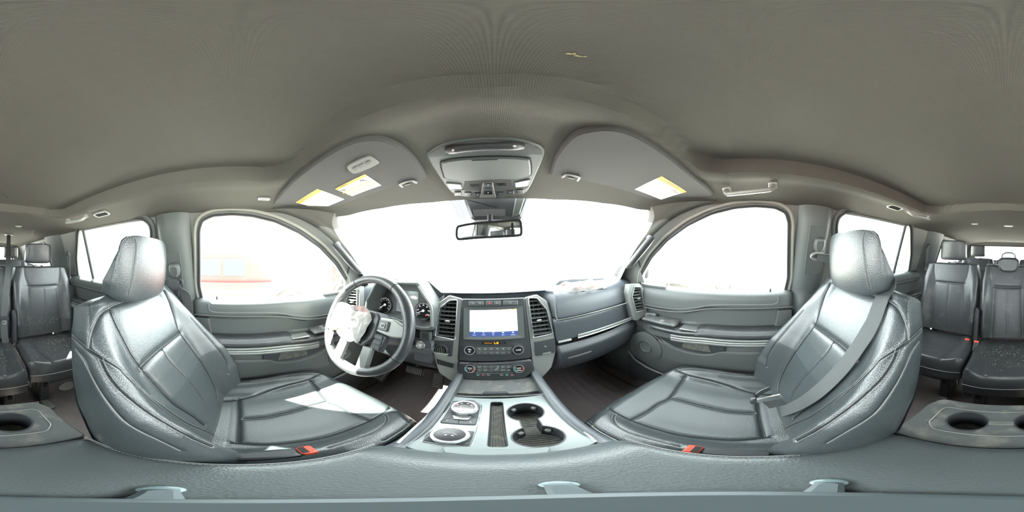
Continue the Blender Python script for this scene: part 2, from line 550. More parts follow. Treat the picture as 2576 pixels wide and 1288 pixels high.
# --- B and C pillar covers (bulging trims), front wall / firewall, tailgate
for sd, nm in ((1, 'trim_2'), (-1, 'trim_3')):
    # B pillar: between front and rear door windows
    y0, y1 = W1[1][0] - .030, W2[0][0] + .034
    mb = MB(); G = []
    for z in np.linspace(.205, -.95, 40):
        t = np.linspace(0, 1, 14); row = []
        for k in t:
            bul = .055 * (1 - abs(2 * k - 1) ** 3)
            if z < -.22: base = .80 - .0 * z
            else: base = xs(z)
            yy0 = y0 if z < .1 else y0 + 0.0
            row.append((sd * (base - .002 - bul * (1 - .5 * sst((z - .12) / .1))), yy0 + (y1 - y0) * k, z))
        G.append(row)
    mb.grid(G, flip=(sd > 0))
    struct(nm, mb, PLASTIC)
for sd, nm in ((1, 'trim_4'), (-1, 'trim_5')):
    y0, y1 = -1.28, -1.63
    mb = MB(); G = []
    for z in np.linspace(.205, -.95, 40):
        row = []
        for k in np.linspace(0, 1, 12):
            bul = .045 * (1 - abs(2 * k - 1) ** 3)
            base = .80 if z < -.22 else xs(z)
            row.append((sd * (base - .002 - bul), y0 + (y1 - y0) * k, z))
        G.append(row)
    mb.grid(G, flip=(sd > 0))
    struct(nm, mb, PLASTIC)
# rear quarter lower trim (beside the third row)
for sd, nm in ((1, 'trim_6'), (-1, 'trim_7')):
    mb = MB()
    G = [[(sd * x, y, z) for y in np.linspace(-1.60, -2.95, 12)] for x, z in ((.775, -.13), (.74, -.15), (.715, -.2), (.70, -.4), (.70, -.95))]
    mb.grid(G, flip=(sd > 0)); struct(nm, mb, PLASTIC)

# rear wall with the tailgate window
RF = Frame((0, -2.92, 0), (-1, 0, 0), (0, 0, 1))
hole = rrect(-.55, -.085, .55, .175, .06)
mb = MB(); mb.prism([(-.80, -1.0), (.80, -1.0), (.80, -.2), (.66, .21), (.4, .24), (-.4, .24), (-.66, .21), (-.80, -.2)], -.05, 0, RF, holes=[hole])
struct('wall_back', mb, PLASTIC_L)
mb = MB(); mb.prism(hole, -.03, -.026, RF); o = struct('window_7', mb, GLASS, smooth=False)
mb = MB(); mb.tube([RF(a, b, .002) for a, b in hole], .010, 6, closed=True)
mb.build('trim_8', PLASTIC_D)['kind'] = 'structure'

# firewall
mb = MB(); mb.grid([[(x, y, z) for x in np.linspace(-.82, .82, 10)] for y, z in ((1.15, -1.0), (1.26, -.6), (1.30, -.24))])
struct('wall_front', mb, CARPET)

# --- windshield and A pillars
WR = [P(1556, 712, x=.715), P(1575, 672, x=.70), P(1600, 628, x=.665), P(1625, 590, x=.635), P(1641, 562, x=.612), P(1646, 542, x=.598), P(1640, 520, x=.585)]
def hdr_pt(x): return Vector((x, float(y_head(x)) + .02, float(zceil(x, y_head(x), False)) + .045))
mb = MB(); G = []
ww = 25
for t in np.linspace(0, 1, 12):
    row = []
    for x in np.linspace(-1, 1, ww):
        top = hdr_pt(x * .60); bot = Vector((x * .80, 1.26 - .22 * x * x, -.25))
        p = top.lerp(bot, t); p.z += .02 * math.sin(math.pi * t)
        row.append(tuple(p))
    G.append(row)
WS = G
mb.grid(G); struct('window_8', mb, GLASS)
for sd, nm in ((1, 'trim_9'), (-1, 'trim_10')):
    A = [Vector((sd * p.x, p.y, p.z)) for p in smoothpoly(WR, 8, closed=False) for p in [Vector(p)]]
    # door side edge follows the front window opening
    Bp = [(.90, ZB), (.775, -.145), (.615, -.015), (.475, .083), (.335, .160), (.20, .200), (.10, .212)]
    B = [Vector((sd * (xs(z) - .006), y, z)) for y, z in smoothpoly(Bp, 8, closed=False)]
    n = len(A); G = []
    for i in range(n):
        t = i / (n - 1); q_ = t * (len(B) - 1); j = min(len(B) - 2, int(q_)); b = B[j].lerp(B[j + 1], q_ - j)
        row = []
        top = A[i]
        # outer edge towards the glass
        out = top + Vector((sd * .03, .05, .02))
        row.append(tuple(out)); row.append(tuple(top))
        for k in (.2, .4, .6, .8, 1.0):
            p = top.lerp(b, k); p.x -= sd * .022 * math.sin(math.pi * k); row.append(tuple(p))
        G.append(row)
    mb = MB(); mb.grid(G, flip=(sd < 0)); nn = len(mb.mi); mb.mi = [1 if k / nn > .66 else 0 for k in range(nn)]; struct(nm, mb, [PLASTIC_L, LINER])

# kick panels beside the front footwells
for sd, nm in ((1, 'trim_11'), (-1, 'trim_12')):
    mb = MB(); mb.grid([[(sd * (.735 + .02 * math.sin(k)), y, z) for k, y in enumerate(np.linspace(.64, 1.28, 8))] for z in (-.28, -.6, -.98)], flip=(sd < 0))
    struct(nm, mb, PLASTIC)
# ================================================================ FRONT SEATS
def groove(V, N, lines, depth, width):
    """push vertices V (n,3) inwards along -N near the polylines"""
    disp = np.zeros(len(V))
    for L, dm, wm in lines:
        L = np.asarray(L, float)
        if len(L) < 2: continue
        lo = L.min(0) - .03; hi = L.max(0) + .03
        idx = np.where(((V > lo) & (V < hi)).all(1))[0]
        if not len(idx): continue
        Q = V[idx]; best = np.full(len(Q), 1e9)
        for a, b in zip(L[:-1], L[1:]):
            ab = b - a; l2 = max(ab.dot(ab), 1e-12)
            t = np.clip(((Q - a) @ ab) / l2, 0, 1)
            best = np.minimum(best, np.linalg.norm(Q - (a + t[:, None] * ab), axis=1))
        w = width * wm
        disp[idx] = np.maximum(disp[idx], depth * dm * np.exp(-(best / w) ** 1.3))
    return V - N * disp[:, None]

def gridnormals(G, cv):
    G = np.asarray(G)
    du = np.gradient(G, axis=0)
    if cv:
        dv = (np.roll(G, -1, 1) - np.roll(G, 1, 1)) / 2
    else: dv = np.gradient(G, axis=1)
    n = np.cross(dv, du); l = np.linalg.norm(n, axis=2, keepdims=True); l[l < 1e-12] = 1
    return n / l

def bvh_of(G, cv):
    mb = MB(); mb.grid(G, cv=cv)
    return BVHTree.FromPolygons([Vector(v) for v in mb.v], mb.f)
def project(bvh, pix, lift=0.0, inv=None, step=7):
    """pixel polyline -> points on the surface (the seat is traced once, on the driver side)"""
    out = []
    sm = smoothpoly(pix, max(2, int(math.hypot(pix[0][0] - pix[-1][0], pix[0][1] - pix[-1][1]) / max(1, len(pix) - 1) / step)), closed=False)
    for x, y in sm:
        d = D(x, y); h = bvh.ray_cast(Vector((0, 0, 0)), d, 5.0)
        if h[0] is not None:
            n = h[1] if h[1].dot(d) < 0 else -h[1]
            out.append((h[0] + n * lift, n))
    # drop jumps across silhouettes
    res = []
    for q in out:
        if res and (q[0] - res[-1][0]).length > .09: continue
        res.append(q)
    return res

def stitches(mb, pn, off, pitch=.0042, length=.0028, r=.0008):
    """short thread dashes running beside the seam at sideways offset off"""
    pts = [p for p, n in pn]; acc = 0.0
    for i in range(len(pts) - 1):
        a, na = pn[i]; b, nb = pn[i + 1]
        t = (b - a); L = t.length
        if L < 1e-6: continue
        t = t / L; sdv = t.cross(na).normalized() * off
        s = acc
        while s < L:
            c = a + t * s + sdv + na * .0006
            e = c + t * length; w = t.cross(na).normalized() * r; h = na * r * 1.2
            mb.add([c - w, c + w, e + w, e - w, c + h, e + h], [(0, 1, 4), (3, 5, 2), (0, 4, 5, 3), (1, 2, 5, 4)])
            s += pitch
        acc = s - L

SX = -.425
# --- backrest rings
def back_ring(v, nr=200):
    """v 0 bottom .. 1 top; closed ring of points, starting at the inboard rear going over the front"""
    z = -.70 + .585 * v
    yl = np.interp(z, [-.70, -.62, -.4, -.25, -.14, -.115], [-.035, -.055, -.135, -.215, -.275, -.292])
    w = np.interp(v, [0, .12, .35, .6, .8, .92, 1.0], [.225, .245, .262, .258, .240, .222, .200])
    b = np.interp(v, [0, .1, .3, .5, .7, .85, 1], [.03, .07, .098, .085, .052, .026, .008])
    th = np.interp(v, [0, .3, .7, .9, 1], [.13, .135, .125, .105, .075])
    ctl = [(0, 0), (.30, 0), (.50, .004), (.63, .16 * 1), (.76, .72), (.86, 1.0), (.955, .80), (1.0, .25)]
    pts = []
    for a, k in ctl: pts.append((a * w, b * (k if a > .55 else 0) + (.003 if a < .55 else 0)))
    pts += [(1.0 * w, -.03), (.985 * w, -.07), (.93 * w, -th * .86), (.80 * w, -th), (.45 * w, -th * 1.03), (0, -th * 1.05)]
    half = pts
    ring = half + [(-x, d) for x, d in half[-2:0:-1]]
    sm = smoothpoly(ring, 16)
    # resample evenly
    q = np.array(sm + [sm[0]]); s = np.r_[0, np.cumsum(np.linalg.norm(np.diff(q, axis=0), axis=1))]
    t = np.linspace(0, s[-1], nr, endpoint=False)
    X = np.interp(t, s, q[:, 0]); Dp = np.interp(t, s, q[:, 1])
    rec = .43            # recline of the section plane, keeps the section roughly square to the back
    return np.stack([SX + X, yl + Dp * math.cos(rec), z + Dp * math.sin(rec) * .8], 1)
def seat_back_grid(nv=250, nr=460):
    rows = []
    for v in np.linspace(0, 1, nv): rows.append(back_ring(v, nr))
    top = rows[-1]; c = top.mean(0)
    # rounded crown
    for k in range(1, 25):
        a = k / 24 * math.pi / 2
        sc = math.cos(a); q = c + (top - c) * max(sc, .02) ** .75
        q[:, 2] += .022 * math.sin(a); q[:, 1] -= .012 * math.sin(a)
        rows.append(q)
    return np.array(rows)

def cush_grid(nv=230, nr=360):
    """cushion: cross sections along y, each an open band over the top and round the sides"""
    rows = []
    for t in np.linspace(0, 1, nv):
        # t along: rear bottom -> top -> nose -> front bottom
        if t < .78:
            y = -.16 + (t / .78) * (.52); drop = 0
        else:
            a = (t - .78) / .22; y = .36 + .075 * math.sin(a * math.pi / 2) ; drop = .13 * (1 - math.cos(a * math.pi / 2)) + .0
        w = np.interp(y, [-.16, .0, .2, .36, .44], [.225, .245, .25, .240, .215])
        zc = np.interp(y, [-.16, -.05, .1, .25, .36, .44], [-.655, -.640, -.628, -.612, -.605, -.612]) - drop
        b = np.interp(y, [-.16, 0, .15, .3, .40, .44], [.025, .045, .048, .030, .010, .004]) * (1 - min(1, drop / .1))
        ctl = [(0, 0.0), (.3, .001), (.5, .0), (.62, .12 * b / .045), (.74, .75 * b / .045), (.84, b / .045), (.94, .80 * b / .045), (1.0, .1)]
        pts = []
        for a_, k in ctl: pts.append((a_ * w, (k * .045 if a_ > .55 else k)))
        side = max(.02, .15 - drop)
        pts[-1] = (w * 1.0, .45 * b)
        pts += [(w * 1.005, -.03), (w * 1.0, -.06), (w * .985, -side * .75), (w * .96, -side)]
        half = pts; ring = [(-x, d) for x, d in half[:0:-1]] + half
        sm = smoothpoly(ring, 10, closed=False); q = np.array(sm)
        s = np.r_[0, np.cumsum(np.linalg.norm(np.diff(q, axis=0), axis=1))]
        tt = np.linspace(0, s[-1], nr)
        X = np.interp(tt, s, q[:, 0]); Z = np.interp(tt, s, q[:, 1])
        yy = y + .0 * X
        fr = sst((y - .1) / .3)
        yy = y - fr * .055 * (np.abs(X) / w) ** 2.5
        rows.append(np.stack([SX + X, yy, zc + Z], 1))
    return np.array(rows)

BACK_SEAMS = {  # traced seam lines: name: (pixels, depth factor, width factor, stitch offsets)
 's1': ([(277, 776), (292, 813), (312, 853), (333, 892), (358, 927), (398, 973), (439, 1015), (487, 1046), (518, 1070)], 1.3, 1.0, ()),
 's2': ([(413, 729), (427, 758), (440, 797), (453, 834), (481, 873), (512, 917), (537, 962), (547, 993), (546, 1004)], 1.0, 1.0, ()),
 's3': ([(358, 927), (370, 912), (406, 878), (455, 838)], 2.0, 1.7, ()),
 's4': ([(409, 875), (428, 906), (467, 948), (498, 984), (518, 1018), (523, 1040)], .6, .8, ()),
 's5': ([(411, 726), (371, 739), (318, 757), (279, 771), (250, 792), (234, 824), (226, 850), (223, 877)], .8, .8, (.004,)),
 's6': ([(181, 845), (202, 864), (227, 884), (272, 909), (305, 929), (333, 957), (370, 993), (412, 1026), (467, 1063), (518, 1085), (551, 1102), (574, 1116)], .9, .8, (.0045, -.0045)),
 's7': ([(252, 901), (269, 940), (300, 979), (356, 1024), (412, 1060), (481, 1099), (537, 1124)], .9, .8, (.0045, -.0045)),
 's8': ([(191, 878), (210, 903), (233, 951), (261, 998), (305, 1052), (342, 1079), (398, 1107), (453, 1134)], .7, .6, ()),
 's9': ([(481, 800), (509, 831), (546, 875), (570, 912), (574, 940)], .7, .7, (.004,)),
}
CUSH_SEAMS = {
 'c1': ([(541, 1010), (600, 1005), (652, 991), (717, 971), (778, 954), (809, 937), (832, 930)], 1.0, 1.0, ()),
 'c1b': ([(630, 960), (674, 954), (717, 946), (761, 940), (789, 941), (804, 945)], .6, .7, (.004, -.004)),
 'c2': ([(600, 1005), (602, 1054), (599, 1113)], 1.6, 1.2, ()),
 'c3': ([(613, 1053), (674, 1047), (739, 1032), (783, 1019), (822, 1008)], 1.6, 1.6, ()),
 'c4': ([(779, 956), (791, 969), (826, 1008), (857, 1021), (891, 1041), (928, 1056)], 1.5, 1.4, ()),
 'c5': ([(580, 1113), (652, 1118), (717, 1115), (804, 1102), (870, 1082), (935, 1054), (978, 1028), (1007, 1012)], 1.0, .9, ()),
 'c6': ([(826, 1126), (891, 1104), (935, 1089), (967, 1067), (974, 1052), (967, 1041)], .6, .7, (.004, -.004)),
 'c7': ([(967, 1108), (1011, 1080), (1035, 1056), (1040, 1045)], .6, .7, (.004, -.004)),
}
BG = seat_back_grid(); CG = cush_grid()
def prep(G, cv, seams):
    bv = bvh_of(G, cv); N = gridnormals(G, cv)
    # orient outwards
    c = G.reshape(-1, 3).mean(0)
    sgn = np.sign(((G - c) * N).sum(2)); N = N * (1 if np.median(sgn) > 0 else -1)
    L = {}
    lines = []
    for k, (pix, dm, wm, st) in seams.items():
        pn = project(bv, pix); L[k] = pn
        lines.append(([tuple(p) for p, n in pn], dm, wm))
    V = groove(G.reshape(-1, 3).copy(), N.reshape(-1, 3), lines, -0.0 + .0060, .0048)
    return V.reshape(G.shape), L
BG2, BL = prep(BG, True, BACK_SEAMS)
CG2, CL = prep(CG, False, CUSH_SEAMS)

def headrest_mb():
    """wedge-shaped head restraint: rings from bottom to top"""
    rows = []
    nr = 72
    Fy = -.238
    prof = [(-.118, .40, .55), (-.113, .80, .85), (-.098, .97, .97), (-.06, 1.0, 1.0), (0.0, .98, .93), (.03, .96, .80), (.048, .92, .60), (.058, .82, .42), (.063, .6, .2), (.064, .2, .05)]
    zs = np.linspace(0, 1, 40)
    P_ = np.array(prof)
    s = np.r_[0, np.cumsum(np.hypot(np.diff(P_[:, 0]), np.diff(P_[:, 1]) * .13))]; s /= s[-1]
    for t in zs:
        z, wk, dk = [np.interp(t, s, P_[:, i]) for i in range(3)]
        w = .133 * wk; dep = np.interp(z, [-.12, -.06, .06], [.118, .108, .035]) * max(dk, .1)
        yf = Fy - .012 * abs((z + .02) / .08) ** 2 * .6 + .004
        ring = []
        for k in range(nr):
            a = 2 * math.pi * k / nr
            c_, s_ = math.cos(a), math.sin(a); e = .30
            xx = abs(c_) ** e * (1 if c_ > 0 else -1) * w
            yy = abs(s_) ** e * (1 if s_ > 0 else -1)
            y = yf - dep / 2 + yy * dep / 2 - .020 * (xx / .13) ** 2 * (1 if yy > 0 else .2)
            ring.append((SX + xx * (1 - .10 * (yy < 0)), y, z))
        rows.append(ring)
    return np.array(rows)
HG = headrest_mb()
HSEAM = [[(338, 600), (342, 620), (338, 660), (332, 700), (322, 742)], ]

def front_seat(side, label, hl):
    o = thing('front_seat', label, 'car seat', (SX, .15, FZ), group=None)
    def zoned(G, cv, test):
        mb = MB().grid(G, cv=cv); V = np.array(mb.v)
        F = np.array(mb.f); c = V[F].mean(1); mb.mi = test(c).astype(int).tolist(); return mb
    bk = zoned(BG2, True, lambda c: (np.abs(c[:, 0] - SX) < .148) & (c[:, 2] < -.335) & (c[:, 1] > np.interp(c[:, 2], [-.7, -.33], [-.08, -.22]))).build('backrest', [LEATHER, LEATHER_P], o, angle=None)
    cu = zoned(CG2, False, lambda c: (np.abs(c[:, 0] - SX) < .150) & (c[:, 1] > -.02) & (c[:, 2] > -.66)).build('seat_cushion', [LEATHER, LEATHER_P], o, angle=None)
    # perforated centre inserts follow the same surfaces, a hair proud
    for nm, L, src in (('stitching', BL, BACK_SEAMS), ):
        mb = MB()
        for k, pn in L.items():
            for off in src[k][3]: stitches(mb, pn, off)
        mb.build('stitching', THREAD, bk, smooth=False, kind='stuff')
    mb = MB()
    for k, pn in CL.items():
        for off in CUSH_SEAMS[k][3]: stitches(mb, pn, off)
    mb.build('stitching', THREAD, cu, smooth=False, kind='stuff')
    for L_, own in ((BL, bk), (CL, cu)):
        mb = None
        for k, pn in L_.items():
            if len(pn) > 2 and k not in ('s5', 's8'):
                MB().tube([p - n * .0034 for p, n in pn], .0013, 5).build('seam', GAP, own)
    for k in ('s5', 's8'):
        pn = BL[k]
        if len(pn) > 2: MB().tube([p + n * .0004 for p, n in pn], .0013, 6).build('piping', PIPE, bk)
    # lower skirt and runners under the cushion
    mb = MB()
    mb.box((SX, .12, -.80), (.44, .46, .12), bev=.02)
    mb.build('seat_base', PLASTIC_D, o)
    for dx in (-.18, .18):
        mb = MB(); mb.box((SX + dx, .10, -.915), (.05, .60, .11), bev=.008); mb.build('runner', PLASTIC_D, o)
    # side valance towards the tunnel
    mb = MB(); mb.prism(rounded([(-.16, -.70), (.34, -.70), (.36, -.78), (.30, -.88), (-.10, -.90), (-.20, -.80)], .03), 0, .012, Frame((SX + .248, 0, 0), (0, 1, 0), (0, 0, 1)))
    mb.build('side_valance', PLASTIC, o)
    # hard back shell
    G = []
    for v in np.linspace(.08, .88, 20):
        ring = back_ring(v, 200); c = ring.mean(0)
        row = []
        for k in np.linspace(64, 136, 25).astype(int):
            p = ring[k % 200]; q = p + (p - c) / np.linalg.norm(p - c) * .004; row.append(tuple(q))
        G.append(row)
    MB().grid(G).build('back_shell', SKIRT, o)
    # headrest
    hr = MB().grid(HG, cv=True)
    hr.f.append(tuple(range(72))[::-1]); hr.mi.append(0)
    hr.f.append(tuple(39 * 72 + k for k in range(72))); hr.mi.append(0)
    hb = hr.build('headrest', LEATHER, o, angle=None)
    bv = bvh_of(HG, True)
    mb = MB()
    for dx in (-1, 1):
        if dx > 0: pn = project(bv, HSEAM[0], 0.0)
        if len(pn) > 2:
            q = pn if dx > 0 else [(Vector((2 * SX - p.x, p.y, p.z)), Vector((-n.x, n.y, n.z))) for p, n in pn]
            stitches(mb, q, .004); stitches(mb, q, -.004)
            MB().tube([p for p, n in q], .0012, 5).build('seam', PLASTIC_D, hb)
    mb.build('stitching', THREAD, hb, smooth=False, kind='stuff')
    for dx in (-.06, .06):
        MB().tube([(SX + dx, -.295, -.10), (SX + dx, -.31, -.15)], .006, 10).build('headrest_post', CHROME, o)
        MB().lathe([(.014, 0), (.014, .006), (.009, .010)], Frame((SX + dx, -.30, -.118), (1, 0, 0), (0, 1, 0)), 20).build('post_collar', PLASTIC_D, o)
    # recline lever on the door side and buckle anchor
    return o
s1 = front_seat(-1, 'driver seat, black leather front seat with sunlit cushion behind the steering wheel', '')
PSH = Matrix.Translation((-.012, -.028, 0)) @ MIRX
set_xf(PSH)
s2 = front_seat(1, 'passenger front seat, black leather, with a loose belt lying across its backrest', '')
set_xf()
# ================================================================ FRONT DOORS
DPZ = [-.190, -.196, -.208, -.225, -.262, -.272, -.280, -.290, -.372, -.378, -.380, -.384, -.396, -.405, -.448, -.452, -.460, -.480, -.492, -.505, -.62, -.80, -.95]
DPX = [.800, .772, .752, .744, .742, .748, .765, .776, .774, .766, .700, .680, .672, .680, .680, .700, .715, .722, .712, .700, .700, .725, .75]
def door_shift(y, z):
    """how much the mouldings drop towards the front of the door"""
    f = sst((y - .18) / .16)
    return f * (-.045 * math.exp(-((z + .275) / .05) ** 2) - .012 * math.exp(-((z + .40) / .05) ** 2))
def door_panel_grid(sd, y0, y1, ny=90, dz=0.0, dx=0.0):
    zz = []
    for a, b in zip(DPZ[:-1], DPZ[1:]):
        k = max(2, int(abs(a - b) / .008)); zz += list(np.linspace(a, b, k, endpoint=False))
    zz.append(DPZ[-1]); zz = np.array(zz)
    xx = np.interp(-zz, [-q for q in DPZ], DPX)
    G = []
    for y in np.linspace(y0, y1, ny):
        row = []
        edge = min(abs(y - y0), abs(y - y1)); er = .012 * max(0, 1 - edge / .02) ** 2
        for z, x in zip(zz, xx):
            s = door_shift(y, z)
            # arm rest fades out in front, its shelf narrows to the rear
            if -.50 < z < -.374:
                x = x + (.745 - x) * float(sst((y - .47) / .12)) * .8
            row.append((sd * (x + er + dx), y, z + s + dz))
        G.append(row)
    return G
def front_door(sd, nm):
    mb = MB(); mb.grid(door_panel_grid(sd, .66, -.205), flip=(sd > 0))
    d = mb.build(nm, PLASTIC, None, angle=50); d['kind'] = 'structure'
    S = lambda y, z, x: (sd * x, y, z)
    # pad seam stitched lines on the upper trim
    top = [(.60, -.236), (.60, -.236)]
    ln = [(.60, -.305), (.50, -.305), (.40, -.302), (.32, -.293), (.25, -.275), (.18, -.258), (.05, -.250), (-.09, -.250), (-.125, -.243), (-.132, -.228), (-.132, -.208)]
    mb = MB(); mb.tube([S(y, z + .0, .7415) for y, z in smoothpoly(ln, 6, closed=False)], .0022, 6)
    mb.build('pad_seam', PIPE, d)
    ln = [(.60, -.322), (.45, -.322), (.33, -.312), (.25, -.292), (.18, -.277), (.05, -.270), (-.20, -.268)]
    MB().tube([S(y, z, .744) for y, z in smoothpoly(ln, 6, closed=False)], .003, 6).build('pad_edge', PLASTIC_L, d)
    # vertical rear end cap
    F = Frame((sd * .742, 0, 0), (0, 1 * sd * -1, 0), (0, 0, 1))   # normal into the cabin
    fa = lambda y: y * (-sd)
    F2 = lambda a, b, c=0: F(fa(a), b, c)
    Fd = Frame((sd * .756, 0, 0), (0, -sd, 0), (0, 0, 1))
    pr = lambda pts: [(-sd * y, z) for y, z in pts]
    mb = MB(); mb.prism(rounded(pr([(-.132, -.285), (-.20, -.285), (-.20, -.372), (-.118, -.372)]), .006), -.02, .012, Fd, bev=.003)
    mb.build('end_cap', PLASTIC, d)
    # arm rest pad (top surface), with the pull recess in front of it
    mb = MB()
    G = []
    for y in np.linspace(.24, -.195, 40):
        row = []
        for a, (x, z) in enumerate([(.765, -.372), (.74, -.367), (.71, -.368), (.685, -.376), (.668, -.392), (.672, -.404)]):
            e = .006 * max(0, 1 - (.24 - y) / .02)
            row.append((sd * x, y, z - e))
        G.append(row)
    mb.grid(G, flip=(sd > 0)); mb.build('armrest_pad', PLASTIC_D if False else LEATHER2, d)
    # rounded nose roll running the whole length
    MB().tube([S(y, -.392 - .012 * float(sst((y - .18) / .16)), .682 + .06 * float(sst((y - .45) / .15))) for y in np.linspace(.62, -.20, 40)], .0135, 10).build('armrest_roll', LEATHER2, d)
    # bright strip under the arm rest
    mb = MB()
    ys_ = np.linspace(.36, -.20, 40)
    def strip(z0, z1, x, m, nm_):
        mb = MB()
        mb.grid([[S(y, z + -.012 * float(sst((y - .18) / .16)), x - .003 * math.sin(math.pi * k / 4)) for k, z in enumerate(np.linspace(z0, z1, 5))] for y in ys_], flip=(sd > 0))
        mb.build(nm_, m, d)
    strip(-.406, -.419, .673, GREYTRIM, 'trim_strip'); strip(-.420, -.432, .671, SILVER, 'trim_strip'); strip(-.433, -.446, .674, GREYTRIM, 'trim_strip')
    # silver pull insert
    MB().box((sd * .70, .275, -.379), (.05, .085, .008), bev=.003).build('pull_handle', SILVER, d)
    # window switch panel on the arm rest
    sp = MB(); sp.prism(rounded(pr([(.34, -.378), (.345, -.352), (.55, -.345), (.60, -.352), (.60, -.40), (.34, -.40)]), .008), -.075, -.012, Frame((sd * .76, 0, 0), (0, -sd, 0), (0, 0, 1)), bev=.004)
    sp = None
    mb = MB(); mb.box((sd * .715, .44, -.372), (.075, .20, .018), bev=.006); sp = mb.build('switch_panel', PLASTIC_W, d)
    for k in range(4 if sd < 0 else 1):
        yy = .40 + .05 * (k // 2) if sd < 0 else .42
        xx = .70 + .030 * (k % 2)
        MB().box((sd * xx, yy, -.361), (.018, .028, .006), bev=.002, taper=(.8, .8)).build('switch', SILVER if False else PLASTIC_L, sp)
    # pocket lip below
    ln = [(.52, -.44), (.42, -.50), (.34, -.528), (.24, -.536), (.17, -.525), (.10, -.498), (-.19, -.490)]
    MB().tube([S(y, z, .699) for y, z in smoothpoly(ln, 6, closed=False)], .0028, 6).build('pocket_lip', PLASTIC_L, d)
    mb = MB(); G = []
    tp = smoothpoly([(.46, -.455), (.40, -.492), (.33, -.512), (.24, -.522), (.17, -.515), (.11, -.495)], 5, closed=False)
    for y, z in tp: G.append([S(y, z, .6985), S(y, (z - .455) / 2 - .004, .6978), S(y, -.452, .6985)])
    MB().grid(G, flip=(sd < 0)).build('pull_pocket', PLASTIC_D, d)
    mb = MB(); mb.prism(rounded(pr([(.30, -.458), (.185, -.458), (.17, -.505), (.315, -.505)]), .008), 0, .003, Frame((sd * .698, 0, 0), (0, -sd, 0), (0, 0, 1)))
    mb.build('pocket_liner', RUBBER, d)
    # inner pull recess seam and storage below
    # defroster slot on the sill
    mb = MB(); mb.box((sd * .772, .52, -.1935), (.012, .16, .003)); v = mb.build('defroster_slot', GAP, d)
    for k in range(9): MB().box((sd * .772, .455 + .0165 * k, -.1915), (.011, .004, .003)).build('slot_rib', PLASTIC, v)
    MB().lathe([(.005, 0), (.004, .012), (.003, .016)], Frame((sd * .782, -.10, -.194), (1, 0, 0), (0, 1, 0)), 12).build('lock_pin', PLASTIC_D, d)
    # speaker: disc low in front
    c = P(1627, 870, x=.705)
    FS = Frame((sd * .700, c.y, c.z - .0), (0, -sd, 0), (0, 0, 1))
    sp = MB(); sp.lathe([(.10, -.01), (.10, .004), (.094, .007), (.0, .008)], FS, 48, close=False); s_ = sp.build('speaker_grille', PLASTIC, d)
    MB().lathe([(.041, .006), (.042, .012), (.038, .013), (.037, .008)], FS, 40, close=False).build('speaker_ring', CHROME, s_)
    MB().lathe([(.006, .006), (.006, .012)], FS, 14).build('speaker_badge', SILVER, s_)
    # lock buttons pod just behind the dash
    c = P(1633, 800, x=.745)
    FP = Frame((sd * .752, c.y - .005, c.z), (0, -sd, 0), (0, 0, 1))
    sp = MB(); sp.prism(rounded([(-.04, -.03), (.05, -.03), (.03, .03), (-.04, .035)] if sd < 0 else [(.04, -.03), (-.05, -.03), (-.03, .03), (.04, .035)], .01), -.01, .008, FP, bev=.002); q = sp.build('lock_switch_pod', GREYTRIM, d)
    for k in (-1, 1): MB().box((0, k * .009, .010), (.012, .014, .005), FP, bev=.002).build('lock_switch', PLASTIC_D, q)
    # bottle pocket
    mb = MB(); mb.tube([S(.66, -.66, .70), S(.60, -.70, .69), S(.52, -.73, .69), S(.40, -.76, .70)], .006, 8); mb.build('map_pocket_edge', PLASTIC_L, d)
    mb = MB(); mb.prism(rounded(pr([(.66, -.68), (.44, -.76), (.40, -.88), (.66, -.88)]), .02), -.02, .004, Frame((sd * .698, 0, 0), (0, -sd, 0), (0, 0, 1)))
    mb.build('map_pocket', PLASTIC_D, d)
    # sail panel in front of the window
    mb = MB(); mb.prism([(y, z) for y, z in [(.60, -.185), (.93, -.21), (.80, -.10), (.66, -.03), (.61, -.02)]], .0, .010, SideFrame(sd), bev=.002)
    mb.build('mirror_sail', PLASTIC_L, d)
    return d
front_door(1, 'door_1'); front_door(-1, 'door_2')
def rear_door(sd, nm):
    mb = MB()
    zz = [-.150, -.155, -.170, -.20, -.225, -.235, -.245, -.33, -.335, -.345, -.36, -.40, -.42, -.6, -.95]
    xx = [.785, .765, .742, .735, .735, .745, .765, .765, .72, .685, .675, .68, .70, .70, .74]
    G = [[(sd * x, y, z) for z, x in zip(zz, xx)] for y in np.linspace(-.50, -1.27, 30)]
    mb.grid(G, flip=(sd > 0)); d = mb.build(nm, PLASTIC, None, angle=60); d['kind'] = 'structure'
    MB().tube([(sd * .737, y, -.222) for y in np.linspace(-.52, -1.18, 12)], .004, 6).build('pad_edge', PLASTIC_L, d)
    MB().grid([[(sd * (.674 - .003 * math.sin(math.pi * k / 3)), y, z) for k, z in enumerate(np.linspace(-.365, -.395, 4))] for y in np.linspace(-.55, -1.2, 12)], flip=(sd > 0)).build('trim_strip', SILVER, d)
    MB().box((sd * .712, -1.05, -.336), (.06, .28, .014), bev=.006).build('armrest_pad', LEATHER2, d)
    return d
rear_door(1, 'door_3'); rear_door(-1, 'door_4')
